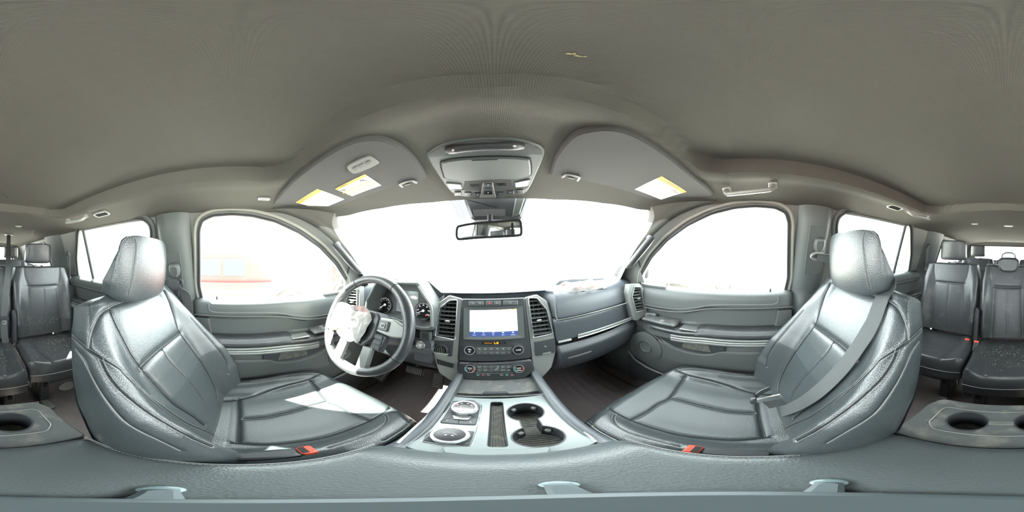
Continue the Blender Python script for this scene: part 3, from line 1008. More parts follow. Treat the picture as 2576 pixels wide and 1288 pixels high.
# ================================================================ DASHBOARD
dash = thing('dashboard', 'full-width dark blue-grey dashboard with silver trim line under the windshield', 'dashboard', (0, .85, FZ))
prof_top = [(1.30, -.235), (1.10, -.200), (.92, -.170), (.80, -.158), (.72, -.160), (.675, -.172), (.650, -.195), (.635, -.225), (.625, -.262), (.622, -.278)]
prof_mid = [(.638, -.284), (.630, -.290), (.621, -.298), (.617, -.340), (.612, -.388)]
prof_low = [(.606, -.410), (.585, -.425), (.578, -.445), (.588, -.50), (.606, -.545), (.640, -.585), (.70, -.615), (.80, -.62), (.95, -.58)]
def dshift(x, z):
    # the driver side is set back to make room for the instrument hood
    s = float(sst((-x - .23) / .04) * (1 - sst((-x - .66) / .05)))
    c = float(1 - sst((abs(x) - .215) / .03)) * .085 * float(sst((-.160 - z) / .02))
    return max(s * .10 * float(sst((z + .37) / .06)), c)
def dash_strip(prof, x0, x1, nm, m, parent, n=60, sm=5):
    pr = smoothpoly(prof, sm, closed=False)
    G = []
    for x in np.linspace(x0, x1, n):
        bow = .05 * (abs(x) / .76) ** 6
        G.append([(x, y + dshift(x, z) * (y < .9) + bow, z) for y, z in pr])
    mb = MB(); mb.grid(G, flip=True); return mb.build(nm, m, parent, angle=50)
dash_strip(prof_top, -.79, .79, 'upper_pad', DASH, dash)
dash_strip(prof_mid, .235, .715, 'passenger_trim_panel', DASH, dash)
dash_strip(prof_mid, -.79, -.235, 'driver_trim_panel', DASH_L, dash)
dash_strip(prof_low, .235, .79, 'glovebox_panel', DASH_L, dash)
# lower driver side panel
pl = [(.69, -.388), (.60, -.400), (.585, -.43), (.60, -.50), (.64, -.555), (.72, -.60), (.85, -.60)]
dash_strip(pl, -.79, -.235, 'knee_panel', DASH_L, dash)
# end of the dash on the passenger side
F = Frame((0, .612, 0), (1, 0, 0), (0, 0, 1))
FD = Frame((0, .612, 0), (1, 0, 0), (0, 0, 1))     # normal = -y, toward the cabin
# silver lines along the passenger dash
MB().tube([(x, .6245, -.2865) for x in np.linspace(.245, .705, 20)], .0035, 6).build('bright_line', SILVER, dash)
MB().grid([[(x, .611 - .006 * math.sin(math.pi * k / 4), z) for k, z in enumerate(np.linspace(-.386, -.400, 5))] for x in np.linspace(.335, .70, 20)], flip=True).build('bright_line', SILVER, dash)
MB().grid([[(x, .611 - .006 * math.sin(math.pi * k / 4), z) for k, z in enumerate(np.linspace(-.387, -.401, 5))] for x in np.linspace(.245, .305, 6)], flip=True).build('bright_line', SILVER, dash)
MB().grid([[(x, .606 - .004 * math.sin(math.pi * k / 4), z) for k, z in enumerate(np.linspace(-.372, -.384, 4))] for x in np.linspace(.335, .70, 20)], flip=True).build('ledge_strip', GREYTRIM, dash)
MB().tube([(.242, .634, -.20), (.243, .622, -.262), (.246, .617, -.283)], .003, 6).build('pad_seam', PIPE, dash)
MB().tube([(.700, .640, -.20), (.702, .630, -.262), (.695, .62, -.280)], .003, 6).build('pad_seam', PIPE, dash)
# glovebox latch
c = P(1460, 885, y=.585)
FL = Frame((c.x, .588, c.z), (1, 0, 0), (0, -.10, 1))
gl = MB(); gl.prism(rounded([(-.06, -.022), (.055, -.022), (.065, .020), (-.055, .020)], .006), -.01, .003, FL, bev=.002); g_ = gl.build('glovebox_latch', PLASTIC_D, dash)
MB().box((-.002, -.0165, .006), (.112, .011, .006), FL, bev=.002).build('latch_lip', PLASTIC_L, g_)
MB().lathe([(.006, .002), (.006, .006), (.004, .007)], FL.sub(.01, .004), 14).build('latch_lock', SILVER, g_)
# underside closing panel
MB().grid([[(x, y, z) for x in np.linspace(-.79, .79, 12)] for y, z in ((.84, -.60), (1.0, -.60), (1.15, -.62))]).build('underside', PLASTIC_D, dash)

def vent(fr, outline, name, parent, nslat, knob, border=.006, frm=CHROME, depth=.03, off=0.0):
    """louvred outlet: outline (a,b) of the opening"""
    v = MB(); out = inset(outline, -border) if area(outline) > 0 else inset(outline[::-1], -border)
    ol = outline if area(outline) > 0 else outline[::-1]
    v.prism(out, -.006, .006, fr, holes=[ol], bev=.002); vv = v.build(name, frm, parent)
    MB().prism(ol, -depth - .002, -depth, fr).build('vent_back', GAP, vv)
    b0 = min(p[1] for p in ol); b1 = max(p[1] for p in ol)
    def span(b):
        xs_ = []
        for i in range(len(ol)):
            p, q = ol[i], ol[(i + 1) % len(ol)]
            if (p[1] - b) * (q[1] - b) < 0: xs_.append(p[0] + (q[0] - p[0]) * (b - p[1]) / (q[1] - p[1]))
        return (min(xs_), max(xs_)) if len(xs_) >= 2 else None
    for k in range(nslat):
        b = b0 + (k + .6) * (b1 - b0) / (nslat + .2)
        s = span(b)
        if not s: continue
        mb = MB(); L = s[1] - s[0]; c = (s[0] + s[1]) / 2; dp = min(.017, (b1 - b0) / nslat * .85)
        pts = [(-L / 2, -.0085), (L / 2, -.0085), (L / 2, .006), (-L / 2, .006)]
        sf = Frame(fr(c, b, -.008), fr.u, fr.n + fr.v * -.45)
        mb.box((0, 0, 0), (L * .985, dp, .0026), sf, bev=.0008); mb.build('slat', PLASTIC, vv)
    for k in range(3):
        a = ol[0][0]; ax = min(p[0] for p in ol); bx = max(p[0] for p in ol)
        xx = ax + (k + 1) * (bx - ax) / 4
        MB().box((xx, (b0 + b1) / 2, -.024), (.002, (b1 - b0) * .8, .010), fr).build('fin', PLASTIC_D, vv)
    kb = MB(); kb.box((knob[0], knob[1], .006), (.024, .012, .012), fr, bev=.003, taper=(.8, .7)); kb.build('vent_knob', SILVER, vv)
    return vv

# right-hand end outlet, standing pod
NE = Frame(P(1604, 758, y=.585), (1, -.30, 0), (0, .10, 1))
q = [NE.px(*p) for p in [(1584, 716), (1608, 713), (1621, 728), (1629, 788), (1604, 806), (1594, 806), (1584, 768), (1580, 738)]]
qh = [NE.px(*p, .004) for p in [(1597, 723), (1611, 723), (1622, 778), (1602, 784), (1591, 745)]]
MB().prism(rounded(q, .006), -.05, 0, NE, holes=[qh], bev=.002).build('end_pod', GREYTRIM, dash)
q = [NE.px(*p, .004) for p in [(1597, 723), (1611, 723), (1622, 778), (1602, 784), (1591, 745)]]
vent(NE.sub(0, 0, .002), q, 'end_vent', dash, 8, NE.px(1606, 751), border=.004, frm=SILVER)
# left-hand end outlet (mirrored position, mostly behind the wheel)
NW = Frame(P(887, 752, y=.60), (1, .30, 0), (0, .10, 1))
MB().prism(rounded([(-.055, -.085), (.05, -.095), (.045, .075), (-.03, .075), (-.055, .03)], .008), -.05, 0, NW, holes=[[(-.036, -.062), (.030, -.066), (.028, .054), (-.012, .054), (-.036, .02)]], bev=.002).build('end_pod', GREYTRIM, dash)
vent(NW.sub(0, 0, .002), [(-.036, -.062), (.030, -.066), (.028, .054), (-.012, .054), (-.036, .02)], 'end_vent', dash, 7, (0, -.01), frm=SILVER)

# ---------------------------------------------------------------- instrument cluster
hd = thing('instrument_cluster', 'hooded instrument cluster with round gauges seen through the steering wheel', 'gauge cluster', (-.43, .70, -.30))
HF = Frame((-.43, .60, -.19), (1, 0, 0), (0, .12, 1))
hood_out = [(-.185, -.12), (-.175, -.035), (-.115, .080), (.120, .088), (.192, -.01), (.196, -.115), (.14, -.125), (0, -.10), (-.14, -.125)]
hood_in = [(-.168, -.105), (-.160, -.03), (-.105, .066), (.112, .074), (.177, -.014), (.180, -.100), (.14, -.108), (0, -.086), (-.125, -.108)]
mb = MB(); mb.prism(rounded(hood_out, .012), -.15, 0.0, HF, holes=[rounded(hood_in, .012)], bev=.004); hood = mb.build('hood', PLASTIC, hd)
mb = MB(); mb.tube([HF(a, b, .001) for a, b in rounded([(.116, .080), (.186, -.010), (.190, -.110)], .02)[4:-4]], .006, 8); mb.build('hood_bright_edge', GREYTRIM, hood)
CF = Frame((-.43, .715, -.20), (1, 0, 0), (0, .12, 1))
MB().prism([(-.18, -.12), (.19, -.12), (.19, .03), (.12, .085), (-.11, .08), (-.18, -.02)], -.02, 0, CF).build('cluster_face', PLASTIC_D, hd)
MB().prism(rrect(-.055, -.085, .070, .030, .008), 0, .003, CF).build('cluster_screen', mat('cluster_screen', (.09, .10, .10), .12, emit=((.35, .42, .42), .35)), hd)
for k in range(3):
    MB().box((-.02 + .03 * k, -.04 - .012 * (k % 2), .0035), (.020, .0015, .0006), CF).build('screen_mark', LITR, hd)
def gauge(cx, cy, r, ang, labs):
    g = MB(); gf = CF.sub(cx, cy, .004)
    g.lathe([(r, -.004), (r, .008), (r * .93, .010), (r * .91, .002)], gf, 48, close=False); gg = g.build('gauge_ring', CHROME, hd)
    MB().lathe([(r * .92, 0), (0, .001)], gf, 48, close=False).build('gauge_face', BLACK, gg)
    mb = MB()
    for k in range(41):
        a = R(220 - 260 * k / 40); l = .12 if k % 5 == 0 else .06
        f2 = Frame(gf(0, 0, .002), gf.u * math.cos(a) + gf.v * math.sin(a), gf.v * math.cos(a) - gf.u * math.sin(a))
        mb.box((r * (.86 - l / 2), 0, 0), (r * l, .0011, .0004), f2)
    mb.build('tick_mark', LITW, gg, smooth=False, kind='stuff')
    for k, s in enumerate(labs):
        a = R(220 - 260 * k / (len(labs) - 1))
        text(s, r * .20, gf, LITW, gg, a=r * .62 * math.cos(a), b=r * .62 * math.sin(a), c=.002)
    a = R(ang); f2 = Frame(gf(0, 0, .005), gf.u * math.cos(a) + gf.v * math.sin(a), gf.v * math.cos(a) - gf.u * math.sin(a))
    mb = MB(); mb.box((r * .40, 0, 0), (r * .8, .0022, .001), f2); mb.lathe([(r * .13, -.004), (r * .13, .002), (r * .09, .003)], gf.sub(0, 0, .004), 20); mb.build('gauge_needle', LITW, gg)
a, b = CF.px(1066, 781)
gauge(a, b, .046, 205, ['0', '20', '40', '60', '80', '100', '120'])
gauge(-a - .03, b, .046, 215, ['0', '1', '2', '3', '4', '5', '6', '7'])
MB().lathe([(.004, 0), (.004, .001)], CF.sub(.115, -.085, .006), 10).build('warning_lamp', LITR, hd)

# ---------------------------------------------------------------- CENTRE STACK
SF = Frame((0, .625, -.352), (1, 0, 0), (0, .100, .335))
stk = thing('center_stack', 'upright dark control panel with touch screen and four knobs, middle of the dashboard', 'control panel', (0, .66, -.6))
px = SF.px
def pxs(L, c=0.0): return [SF.px(x, y, c) for x, y in L]
q = pxs([(1162, 751), (1319, 748), (1330, 845), (1336, 900), (1153, 907), (1158, 850)])
MB().prism(rounded(q, .01), -.08, .006, SF, bev=.004).build('upper_panel', PLASTIC_D, stk)
q = pxs([(1154, 909), (1336, 902), (1345, 930), (1322, 949), (1170, 953), (1150, 934)])
MB().prism(rounded(q, .012), -.08, .012, SF, bev=.006).build('lower_panel', PLASTIC_D, stk)
# lip below
q = pxs([(1158, 935), (1340, 930), (1322, 958), (1175, 962)])
MB().prism(rounded(q, .01), -.08, .002, SF, bev=.004).build('chin', DASH_L, stk)
S1 = SF.sub(0, 0, .006)
# screen bezel and screen
o_ = rounded(pxs([(1168, 773), (1314, 769), (1319, 848), (1167, 852)]), .006)
i_ = rounded(pxs([(1182, 780), (1299, 776), (1303, 842), (1182, 846)]), .003)
mb = MB()
n_ = len(o_)
G = [[tuple(S1(a, b, .004)) for a, b in inset(o_, -.0015) ], [tuple(S1(a, b, .006)) for a, b in o_], [tuple(S1(a, b, .002)) for a, b in i_], [tuple(S1(a, b, -.001)) for a, b in i_]]
mb.grid(G, cv=True); bz = mb.build('screen_bezel', PLASTIC, stk)
sc = pxs([(1182.3, 779.5), (1299, 776.5), (1303, 832.5), (1182.3, 835.5)])
MB().prism(sc, -.001, .0012, S1).build('touch_screen', SCREEN, stk)
sb = pxs([(1182.3, 833.5), (1303, 830.8), (1303, 843.5), (1182.3, 846)])
MB().prism(sb, -.001, .0016, S1).build('menu_bar', SCREENB, stk)
MB().prism(pxs([(1183, 825), (1222, 824), (1222, 832.5), (1183, 833.5)]), .001, .0018, S1).build('screen_tile', SCREENC, stk)
MB().prism(pxs([(1256, 777.8), (1262, 777.6), (1262, 779.6), (1256, 779.8)]), .001, .0018, S1).build('screen_tile', LITO, stk)
MB().prism(pxs([(1285, 777.2), (1294, 777.0), (1294, 779.0), (1285, 779.2)]), .001, .0018, S1).build('screen_tile', LITO, stk)
for i, (s, xx) in enumerate((('Audio', 1193.5), ('Phone', 1217), ('Nav', 1241), ('Apps', 1265), ('Settings', 1290))):
    a, b = px(xx, 842.0 - i * .25); text(s, .0052, S1, LITW, stk, name='menu_word', a=a, b=b, c=.0018)
    a, b = px(xx, 836.6 - i * .25)
    if i == 0: text('\u266B', .009, S1, LITW, stk, name='menu_icon', a=a, b=b, c=.0018)
    elif i == 1: MB().tube([S1(a - .003, b + .003, .002), S1(a - .002, b - .001, .002), S1(a + .003, b - .003, .002)], .0009, 5).build('menu_icon', LITW, stk)
    elif i == 2:
        mb = MB(); mb.lathe([(.0042, .0018), (.0042, .0022), (.0034, .0022), (.0034, .0018)], S1.sub(a, b), 20, close=False); mb.box((a, b, .002), (.0008, .005, .0004), S1); mb.build('menu_icon', LITW, stk)
    elif i == 3:
        mb = MB(); mb.box((a - .002, b, .002), (.0035, .0045, .0004), S1); mb.box((a + .0025, b, .002), (.0035, .0045, .0004), S1); mb.build('menu_icon', LITW, stk)
    else:
        mb = MB(); mb.lathe([(.0035, .0018), (.0035, .0022), (.0022, .0022), (.0022, .0018)], S1.sub(a - .001, b + .001), 16, close=False)
        mb.tube([S1(a + .001, b - .001, .002), S1(a + .004, b - .004, .002)], .0008, 5); mb.build('menu_icon', LITW, stk)
# top buttons
def pbutton(x0, y0, x1, y1, nm='button', m=PLASTIC, h=.003, par=stk, fr=S1, r=.002):
    q = [fr.px(*p) for p in ((x0, y0), (x1, y0), (x1, y1), (x0, y1))]
    return MB().prism(rounded(q, r, 3), -.004, h, fr, bev=min(.0012, h * .4)).build(nm, m, par)
tops = [(1181, 759, 1198, 767.5), (1199, 758.6, 1216, 767.2), (1224, 758, 1240, 766.8), (1241.5, 757.8, 1258, 766.6), (1267, 757, 1301, 765.8)]
for b_ in tops: pbutton(*b_)
for x0, y0, x1, y1 in ((1180, 758, 1217, 768), (1223, 757, 1259, 767.6), (1266, 756, 1302, 766.6)):
    q = rounded([S1.px(*p) for p in ((x0, y0), (x1, y0), (x1, y1), (x0, y1))], .003, 3)
    MB().tube([S1(a, b, .0015) for a, b in q], .0008, 5, closed=True).build('button_surround', SILVER, stk)
a, b = S1.px(1232, 762.5)
MB().prism([(a - .0045, b - .0035), (a + .0045, b - .0035), (a, b + .0045)], .003, .0036, S1).build('hazard_triangle', LITR, stk)
def icon_car(fr, a, b, s, par, m=LEGEND, c=.003):
    mb = MB(); mb.tube([fr(a - s, b, c), fr(a - s * .6, b + s * .5, c), fr(a + s * .3, b + s * .5, c), fr(a + s, b, c)], s * .13, 5)
    mb.lathe([(s * .25, c), (s * .25, c + .0003)], fr.sub(a - s * .5, b - s * .3), 10); mb.lathe([(s * .25, c), (s * .25, c + .0003)], fr.sub(a + s * .5, b - s * .3), 10)
    mb.build('button_icon', m, par)
for x_ in (1190, 1207.5): a, b = S1.px(x_, 763); icon_car(S1, a, b, .0055, stk)
a, b = S1.px(1250, 762)
mb = MB()
for dx in (-.004, .004): mb.tube([S1(a + dx * 1.3, b - .0045, .0033), S1(a + dx * .8, b + .004, .0033)], .0006, 5)
mb.box((a, b, .0033), (.002, .006, .0005), S1); mb.build('button_icon', LEGEND, stk)
a, b = S1.px(1283.5, 761)
text('(A)', .009, S1, LEGEND, stk, name='button_icon', a=a, b=b, c=.0033)
# passenger airbag lamp slot
q = [S1.px(*p) for p in ((1213, 861), (1271, 859.6), (1271, 864.6), (1213, 866))]
sl = MB().prism(rounded(q, .003), 0, .0012, S1).build('indicator_slot', BLACK, stk)
a, b = S1.px(1228, 863.2); text('PASSENGER AIRBAG', .0038, S1, LITO, sl, a=a, b=b, c=.0014, sx=.86)
a, b = S1.px(1245, 862.6)
mb = MB(); mb.lathe([(.0018, .0014), (.0018, .0018)], S1.sub(a - .002, b + .0025), 12); mb.tube([S1(a - .003, b, .0016), S1(a - .001, b - .003, .0016), S1(a + .004, b - .003, .0016)], .0014, 6); mb.build('airbag_icon', LITO, sl)
a, b = S1.px(1251.5, 862.6); mb = MB(); mb.lathe([(.0045, .0014), (.0045, .0018)], S1.sub(a, b), 16); mb.build('airbag_icon', LITO, sl)
a, b = S1.px(1263, 862.4); text('OFF  ON', .0036, S1, GREYINK, sl, a=a, b=b, c=.0014)

def knob(px_, py_, rad, nm, fr=S1, par=stk, face=BLACK, h=.016):
    a, b = fr.px(px_, py_, h * .7); f = fr.sub(a, b)
    k = MB(); k.lathe([(rad * 1.02, 0), (rad, h * .7), (rad * .96, h), (rad * .80, h), (rad * .78, h * .9)], f, 44, close=False)
    kk = k.build(nm, CHROME, par)
    MB().lathe([(rad * .79, h * .90), (0, h * .92)], f, 40, close=False).build('knob_face', face, kk)
    return kk, f
HK = .016
k, f = knob(1181.6, 881, .0215, 'volume_knob'); text('VOL', .0075, f, LITW, k, a=0, b=.004, c=.0155)
mb = MB(); mb.lathe([(.0032, .0152), (.0032, .0156), (.0024, .0156), (.0024, .0152)], f.sub(0, -.0055), 16, close=False); mb.build('power_icon', LITW, k)
k, f = knob(1303.6, 880, .0215, 'tune_knob'); text('TUNE', .0075, f, LITW, k, c=.0155)
for px_, nm in ((1182.2, 'temperature_knob'), (1304.8, 'temperature_knob')):
    k, f = knob(px_, 927, .0205, nm, fr=SF.sub(0, 0, .012))
    MB().box((0, .002, .0152), (.016, .009, .001), f).build('knob_display', mat('lcd_grey', (.12, .14, .13), .3, emit=((.3, .33, .3), .3)), k)
    text('*' if px_ < 1200 else 'DUAL', .006, f, LITW, k, b=-.0085, c=.0155)
    MB().tube([f(.0135 * math.cos(R(t)), .0135 * math.sin(R(t)), .0156) for t in range(-60, 40, 12)], .0007, 5).build('red_arc', LITR, k)
    MB().tube([f(.0135 * math.cos(R(t)), .0135 * math.sin(R(t)), .0156) for t in range(140, 240, 12)], .0007, 5).build('blue_arc', LITC, k)
# radio buttons
for i in range(6):
    x0 = 1198.5 + i * 15.0; y0 = 873.6 - .06 * i
    pbutton(x0, y0, x0 + 14.4, y0 + 9.2)
    a, b = S1.px(x0 + 7.2, y0 + 4.4, .003); text(str(i + 1), .0068, S1, LITW, stk, name='button_digit', a=a, b=b, c=.0033)
    pbutton(x0, y0 + 10.6, x0 + 14.4, y0 + 17.6)
    a, b = S1.px(x0 + 7.2, y0 + 14, .003)
    text(['\u00D7', 'i', '\u00AB', '\u25B8\u2016', '\u00BB', '\u25A1'][i], .0068, S1, LEGEND, stk, name='button_icon', a=a, b=b, c=.0033)
q = [S1.px(1199, 884, .003), S1.px(1289, 883.4, .003)]
MB().tube([S1(a, b, .003) for a, b in q], .0007, 5).build('bright_line', SILVER, stk)
# climate buttons
S2 = SF.sub(0, 0, .012)
t1 = ['REAR', 'R\u2248', '\u2248', '', 'MAX', 'A/C']; t2 = ['\u2744', 'AUTO', '\u223F', '', 'MAX A/C', 'OFF']
for i in range(6):
    x0 = 1199 + i * 14.8
    for r_, (y0, y1, tx) in enumerate(((919.5, 926.8, t1[i]), (927.6, 935, t2[i]))):
        if i == 3: continue
        pbutton(x0, y0, x0 + 14, y1, fr=S2, h=.002)
        a, b = S2.px(x0 + 7, (y0 + y1) / 2, .002)
        if tx: text(tx, .0048, S2, LEGEND, stk, name='button_word', a=a, b=b, c=.0024, sx=.85)
pbutton(1243.4, 919.5, 1257.4, 935, fr=S2, h=.002)
a, b = S2.px(1250, 927, .002)
mb = MB(); mb.lathe([(.0024, .0022), (.0024, .0026)], S2.sub(a + .004, b + .008), 12)
mb.tube([S2(a + .003, b + .004, .0024), S2(a + .001, b - .003, .0024), S2(a - .005, b - .004, .0024), S2(a - .009, b - .009, .0024)], .0011, 5); mb.build('seated_figure_icon', LEGEND, stk)
q = [S2.px(x_, y_) for x_, y_ in ((1196, 937), (1220, 938.2), (1245, 938.4), (1270, 937.6), (1292, 936))]
MB().tube([S2(a, b, .002) for a, b in q], .0009, 5).build('bright_line', SILVER, stk)
for i, (x0, m_) in enumerate(((1197, LITC), (1210, LITR), (1223, LEGEND), (1256, LEGEND), (1270, LITC), (1283, LITR))):
    pbutton(x0, 939.5, x0 + 11.5, 945.5, fr=S2, h=.002)
    a, b = S2.px(x0 + 5.7, 942.6, .002)
    mb = MB(); mb.tube([S2(a - .003, b - .002, .0024), S2(a - .002, b + .0025, .0024)], .0008, 5); mb.tube([S2(a - .002, b - .0022, .0024), S2(a + .003, b - .0022, .0024)], .0008, 5); mb.build('seat_icon', m_, stk)
# pods either side with their outlets
PF = SF.sub(0, 0, -.002)
for sd in (-1, 1):
    if sd < 0:
        outer = [(1163, 751), (1130, 742), (1101, 762), (1092, 795), (1086, 850), (1088, 890), (1104, 938), (1130, 956), (1153, 960), (1153, 900), (1157, 850)]
        opening = [(1131, 757), (1149, 756), (1143, 853), (1097, 844), (1103, 800), (1108, 775)]
        kn = (1126, 808)
    else:
        outer = [(1319, 748), (1350, 740), (1377, 757), (1388, 795), (1397, 855), (1399, 885), (1388, 925), (1365, 950), (1342, 958), (1337, 900), (1331, 850)]
        opening = [(1331, 751), (1350, 751), (1374, 779), (1389, 838), (1343, 848)]
        kn = (1356, 806)
    mb = MB(); mb.prism(rounded(pxs(outer, -.002), .008), -.10, 0, PF, holes=[pxs(opening, -.002)], bev=.004); pod = mb.build('side_pod', GREYTRIM, stk)
    a, b = PF.px(*kn)
    vent(PF.sub(0, 0, .001), rounded(pxs(opening, -.002), .004, 3), 'side_vent', stk, 9, (a, b), border=.0055, depth=.035)
# headlamp rotary and cubby on the left pod
q = pxs([(1091, 856), (1141, 858), (1137, 897), (1090, 890)]); MB().prism(rounded(q, .004), 0, .004, PF, bev=.001).build('switch_plate', PLASTIC_D, stk)
a, b = px(1112, 879); f = PF.sub(a, b, .004)
rk = MB().lathe([(.026, 0), (.026, .010), (.022, .012), (.02, .004)], f, 36, close=False).build('rotary_vent', PLASTIC_D, stk)
for k in range(5): MB().box((-.014 + .007 * k, 0, .006), (.002, .034 - abs(k - 2) * .006, .006), f).build('fin', PLASTIC_L, rk)
MB().prism(rounded([(-.034, -.012), (-.020, -.028), (.022, -.028), (.036, -.010), (.026, -.014), (-.022, -.014)], .003, 2), .006, .016, f, bev=.002).build('grip', SILVER if False else GREYTRIM, rk)
q = pxs([(1099, 903), (1142, 915), (1140, 925), (1102, 915)]); cb = MB().prism(inset(q, -.004) if area(q) > 0 else inset(q[::-1], -.004), 0, .004, PF, bev=.001).build('cubby_frame', PLASTIC_L, stk)
MB().prism(q, .003, .005, PF).build('cubby_hole', GAP, cb)
for k in range(7):
    t = k / 6; a0, b0 = px(1105 + 33 * t, 907 + 8 * t); a1, b1 = px(1107 + 32 * t, 915 + 8.5 * t)
    MB().tube([PF(a0, b0, .006), PF(a1, b1, .006)], .0012, 5).build('fin', PLASTIC_D, cb)
# socket door on the right pod
q = pxs([(1345, 860), (1394, 850), (1398, 886), (1348, 895)]); dd = MB().prism(rounded(q, .003), 0, .006, PF, bev=.0015).build('socket_door', PLASTIC_D, stk)
a, b = px(1371, 871); text('12V', .0055, PF, LITW, dd, a=a, b=b, c=.0066)
q = pxs([(1364, 888), (1384, 884), (1386, 888), (1364, 892)]); MB().prism(q, .006, .010, PF, bev=.001).build('door_lip', PLASTIC_L, dd)

# starter button panel
SB = Frame(P(1060, 867, y=.60), (1, 0, 0), (0, .25, 1))
sbp = MB().box((.01, -.03, -.02), (.085, .12, .05), SB, bev=.008).build('starter_panel', DASH_L, dash)
MB().lathe([(.021, .003), (.021, .011), (.018, .013), (.017, .010)], SB, 36, close=False).build('starter_ring', CHROME, sbp)
MB().lathe([(.0175, .010), (0, .011)], SB, 36, close=False).build('starter_button', GREYTRIM, sbp)
text('START', .005, SB, LITW, sbp, b=.003, c=.0115); text('STOP', .005, SB, LITW, sbp, b=-.004, c=.0115)
VS = Frame(P(1069, 845, y=.605), (1, 0, 0), (0, 0.1, 1))
vs = MB().box((0, 0, -.01), (.05, .04, .02), VS, bev=.003).build('sensor_grille', PLASTIC, dash)
for k in range(4): MB().box((0, -.012 + .008 * k, .001), (.03, .003, .002), VS).build('slot', GAP, vs)

# pillar grab bars at the windshield posts
for sd, lb in ((1, 'dark grab bar bolted to the passenger-side windshield pillar'), (-1, 'dark grab bar bolted to the driver-side windshield pillar')):
    a = P(1579, 668, x=.668); b = P(1634, 600, x=.628)
    A_ = Vector((sd * a.x, a.y, a.z)); B_ = Vector((sd * b.x, b.y, b.z))
    g = thing('pillar_grab_bar', lb, 'handle', A_)
    mid = (A_ + B_) / 2; off = Vector((-sd * .012, -.022, 0))
    MB().tube([A_ + Vector((sd * .02, 0, 0)), A_ + off * .7, A_.lerp(B_, .15) + off, mid + off, A_.lerp(B_, .85) + off, B_ + off * .7, B_ + Vector((sd * .02, 0, 0))], [.015, .016, .018, .019, .018, .016, .015], 12).build('grip', PLASTIC_D, g)
    for q_ in (A_, B_): MB().lathe([(.016, -.012), (.016, .004), (.012, .007)], Frame(q_, (0, 1, 0), (0, 0, 1)) if sd < 0 else Frame(q_, (0, -1, 0), (0, 0, 1)), 18).build('mount', GREYTRIM, g)

# outside mirrors seen through the front corners of the door windows
for sd, lb in ((1, 'outside door mirror beyond the passenger window corner'), (-1, 'outside door mirror beyond the driver window corner')):
    c = Vector((sd * 1.02, .70, -.09)); t = thing('door_mirror', lb, 'mirror', c)
    fr = Frame(c, (1, sd * .25, 0), (0, 0, 1))
    MB().prism(rounded([(-.09, -.10), (.09, -.10), (.10, .09), (-.08, .11)], .03), -.10, 0, fr, bev=.01).build('mirror_housing', PLASTIC_D, t)
    MB().prism(rounded([(-.075, -.085), (.075, -.085), (.085, .075), (-.07, .09)], .025), -.001, .002, fr).build('mirror_glass', MIRROR, t)
    MB().tube([c + Vector((-sd * .08, .03, -.04)), c + Vector((-sd * .20, .05, -.10))], .022, 10).build('mirror_arm', PLASTIC_D, t)
# ================================================================ STEERING WHEEL
tl = R(25)
WC = Vector((-.427, .402, -.250)); WR_ = .187
WF = Frame(WC, (1, 0, 0), (0, math.sin(tl), math.cos(tl)))   # normal points back to the driver
wh = thing('steering_wheel', 'black leather steering wheel with a burst white airbag hanging from its hub', 'steering wheel', WC)
pts = []; rr = []
for k in range(96):
    a = 2 * math.pi * k / 96
    r0 = WR_ - (.004 * max(0, -math.sin(a)) ** 4)
    pts.append(WF(r0 * math.cos(a), r0 * math.sin(a), 0))
    th = .0180 + .0025 * math.exp(-((abs(math.degrees(a) - 90) - 62) / 16) ** 2)
    rr.append(th)
MB().tube(pts, rr, 14, closed=True).build('rim', LEATHER2, wh)
for a in (58, 122, 205, 335):
    c = WF(WR_ * math.cos(R(a)), WR_ * math.sin(R(a)), 0); t = WF.u * -math.sin(R(a)) + WF.v * math.cos(R(a))
    MB().tube([c - t * .0012, c + t * .0012], .0188, 16).build('rim_seam', GAP, wh)
# hub pad, torn open
hub = [(-.075, .045), (-.06, .062), (.06, .062), (.078, .045), (.075, -.035), (.045, -.075), (-.045, -.075), (-.075, -.035)]
hb = MB().prism(rounded(hub, .015), -.05, .012, WF, holes=[rounded([(-.055, .035), (-.04, .045), (.035, .042), (.04, -.02), (.02, -.045), (-.04, -.045)], .01)], bev=.006).build('hub_cover', PLASTIC_D, wh)
MB().prism(rounded([(-.058, .048), (.05, .048), (.05, -.05), (-.05, -.05)], .01), -.04, -.01, WF).build('airbag_well', GAP, wh)
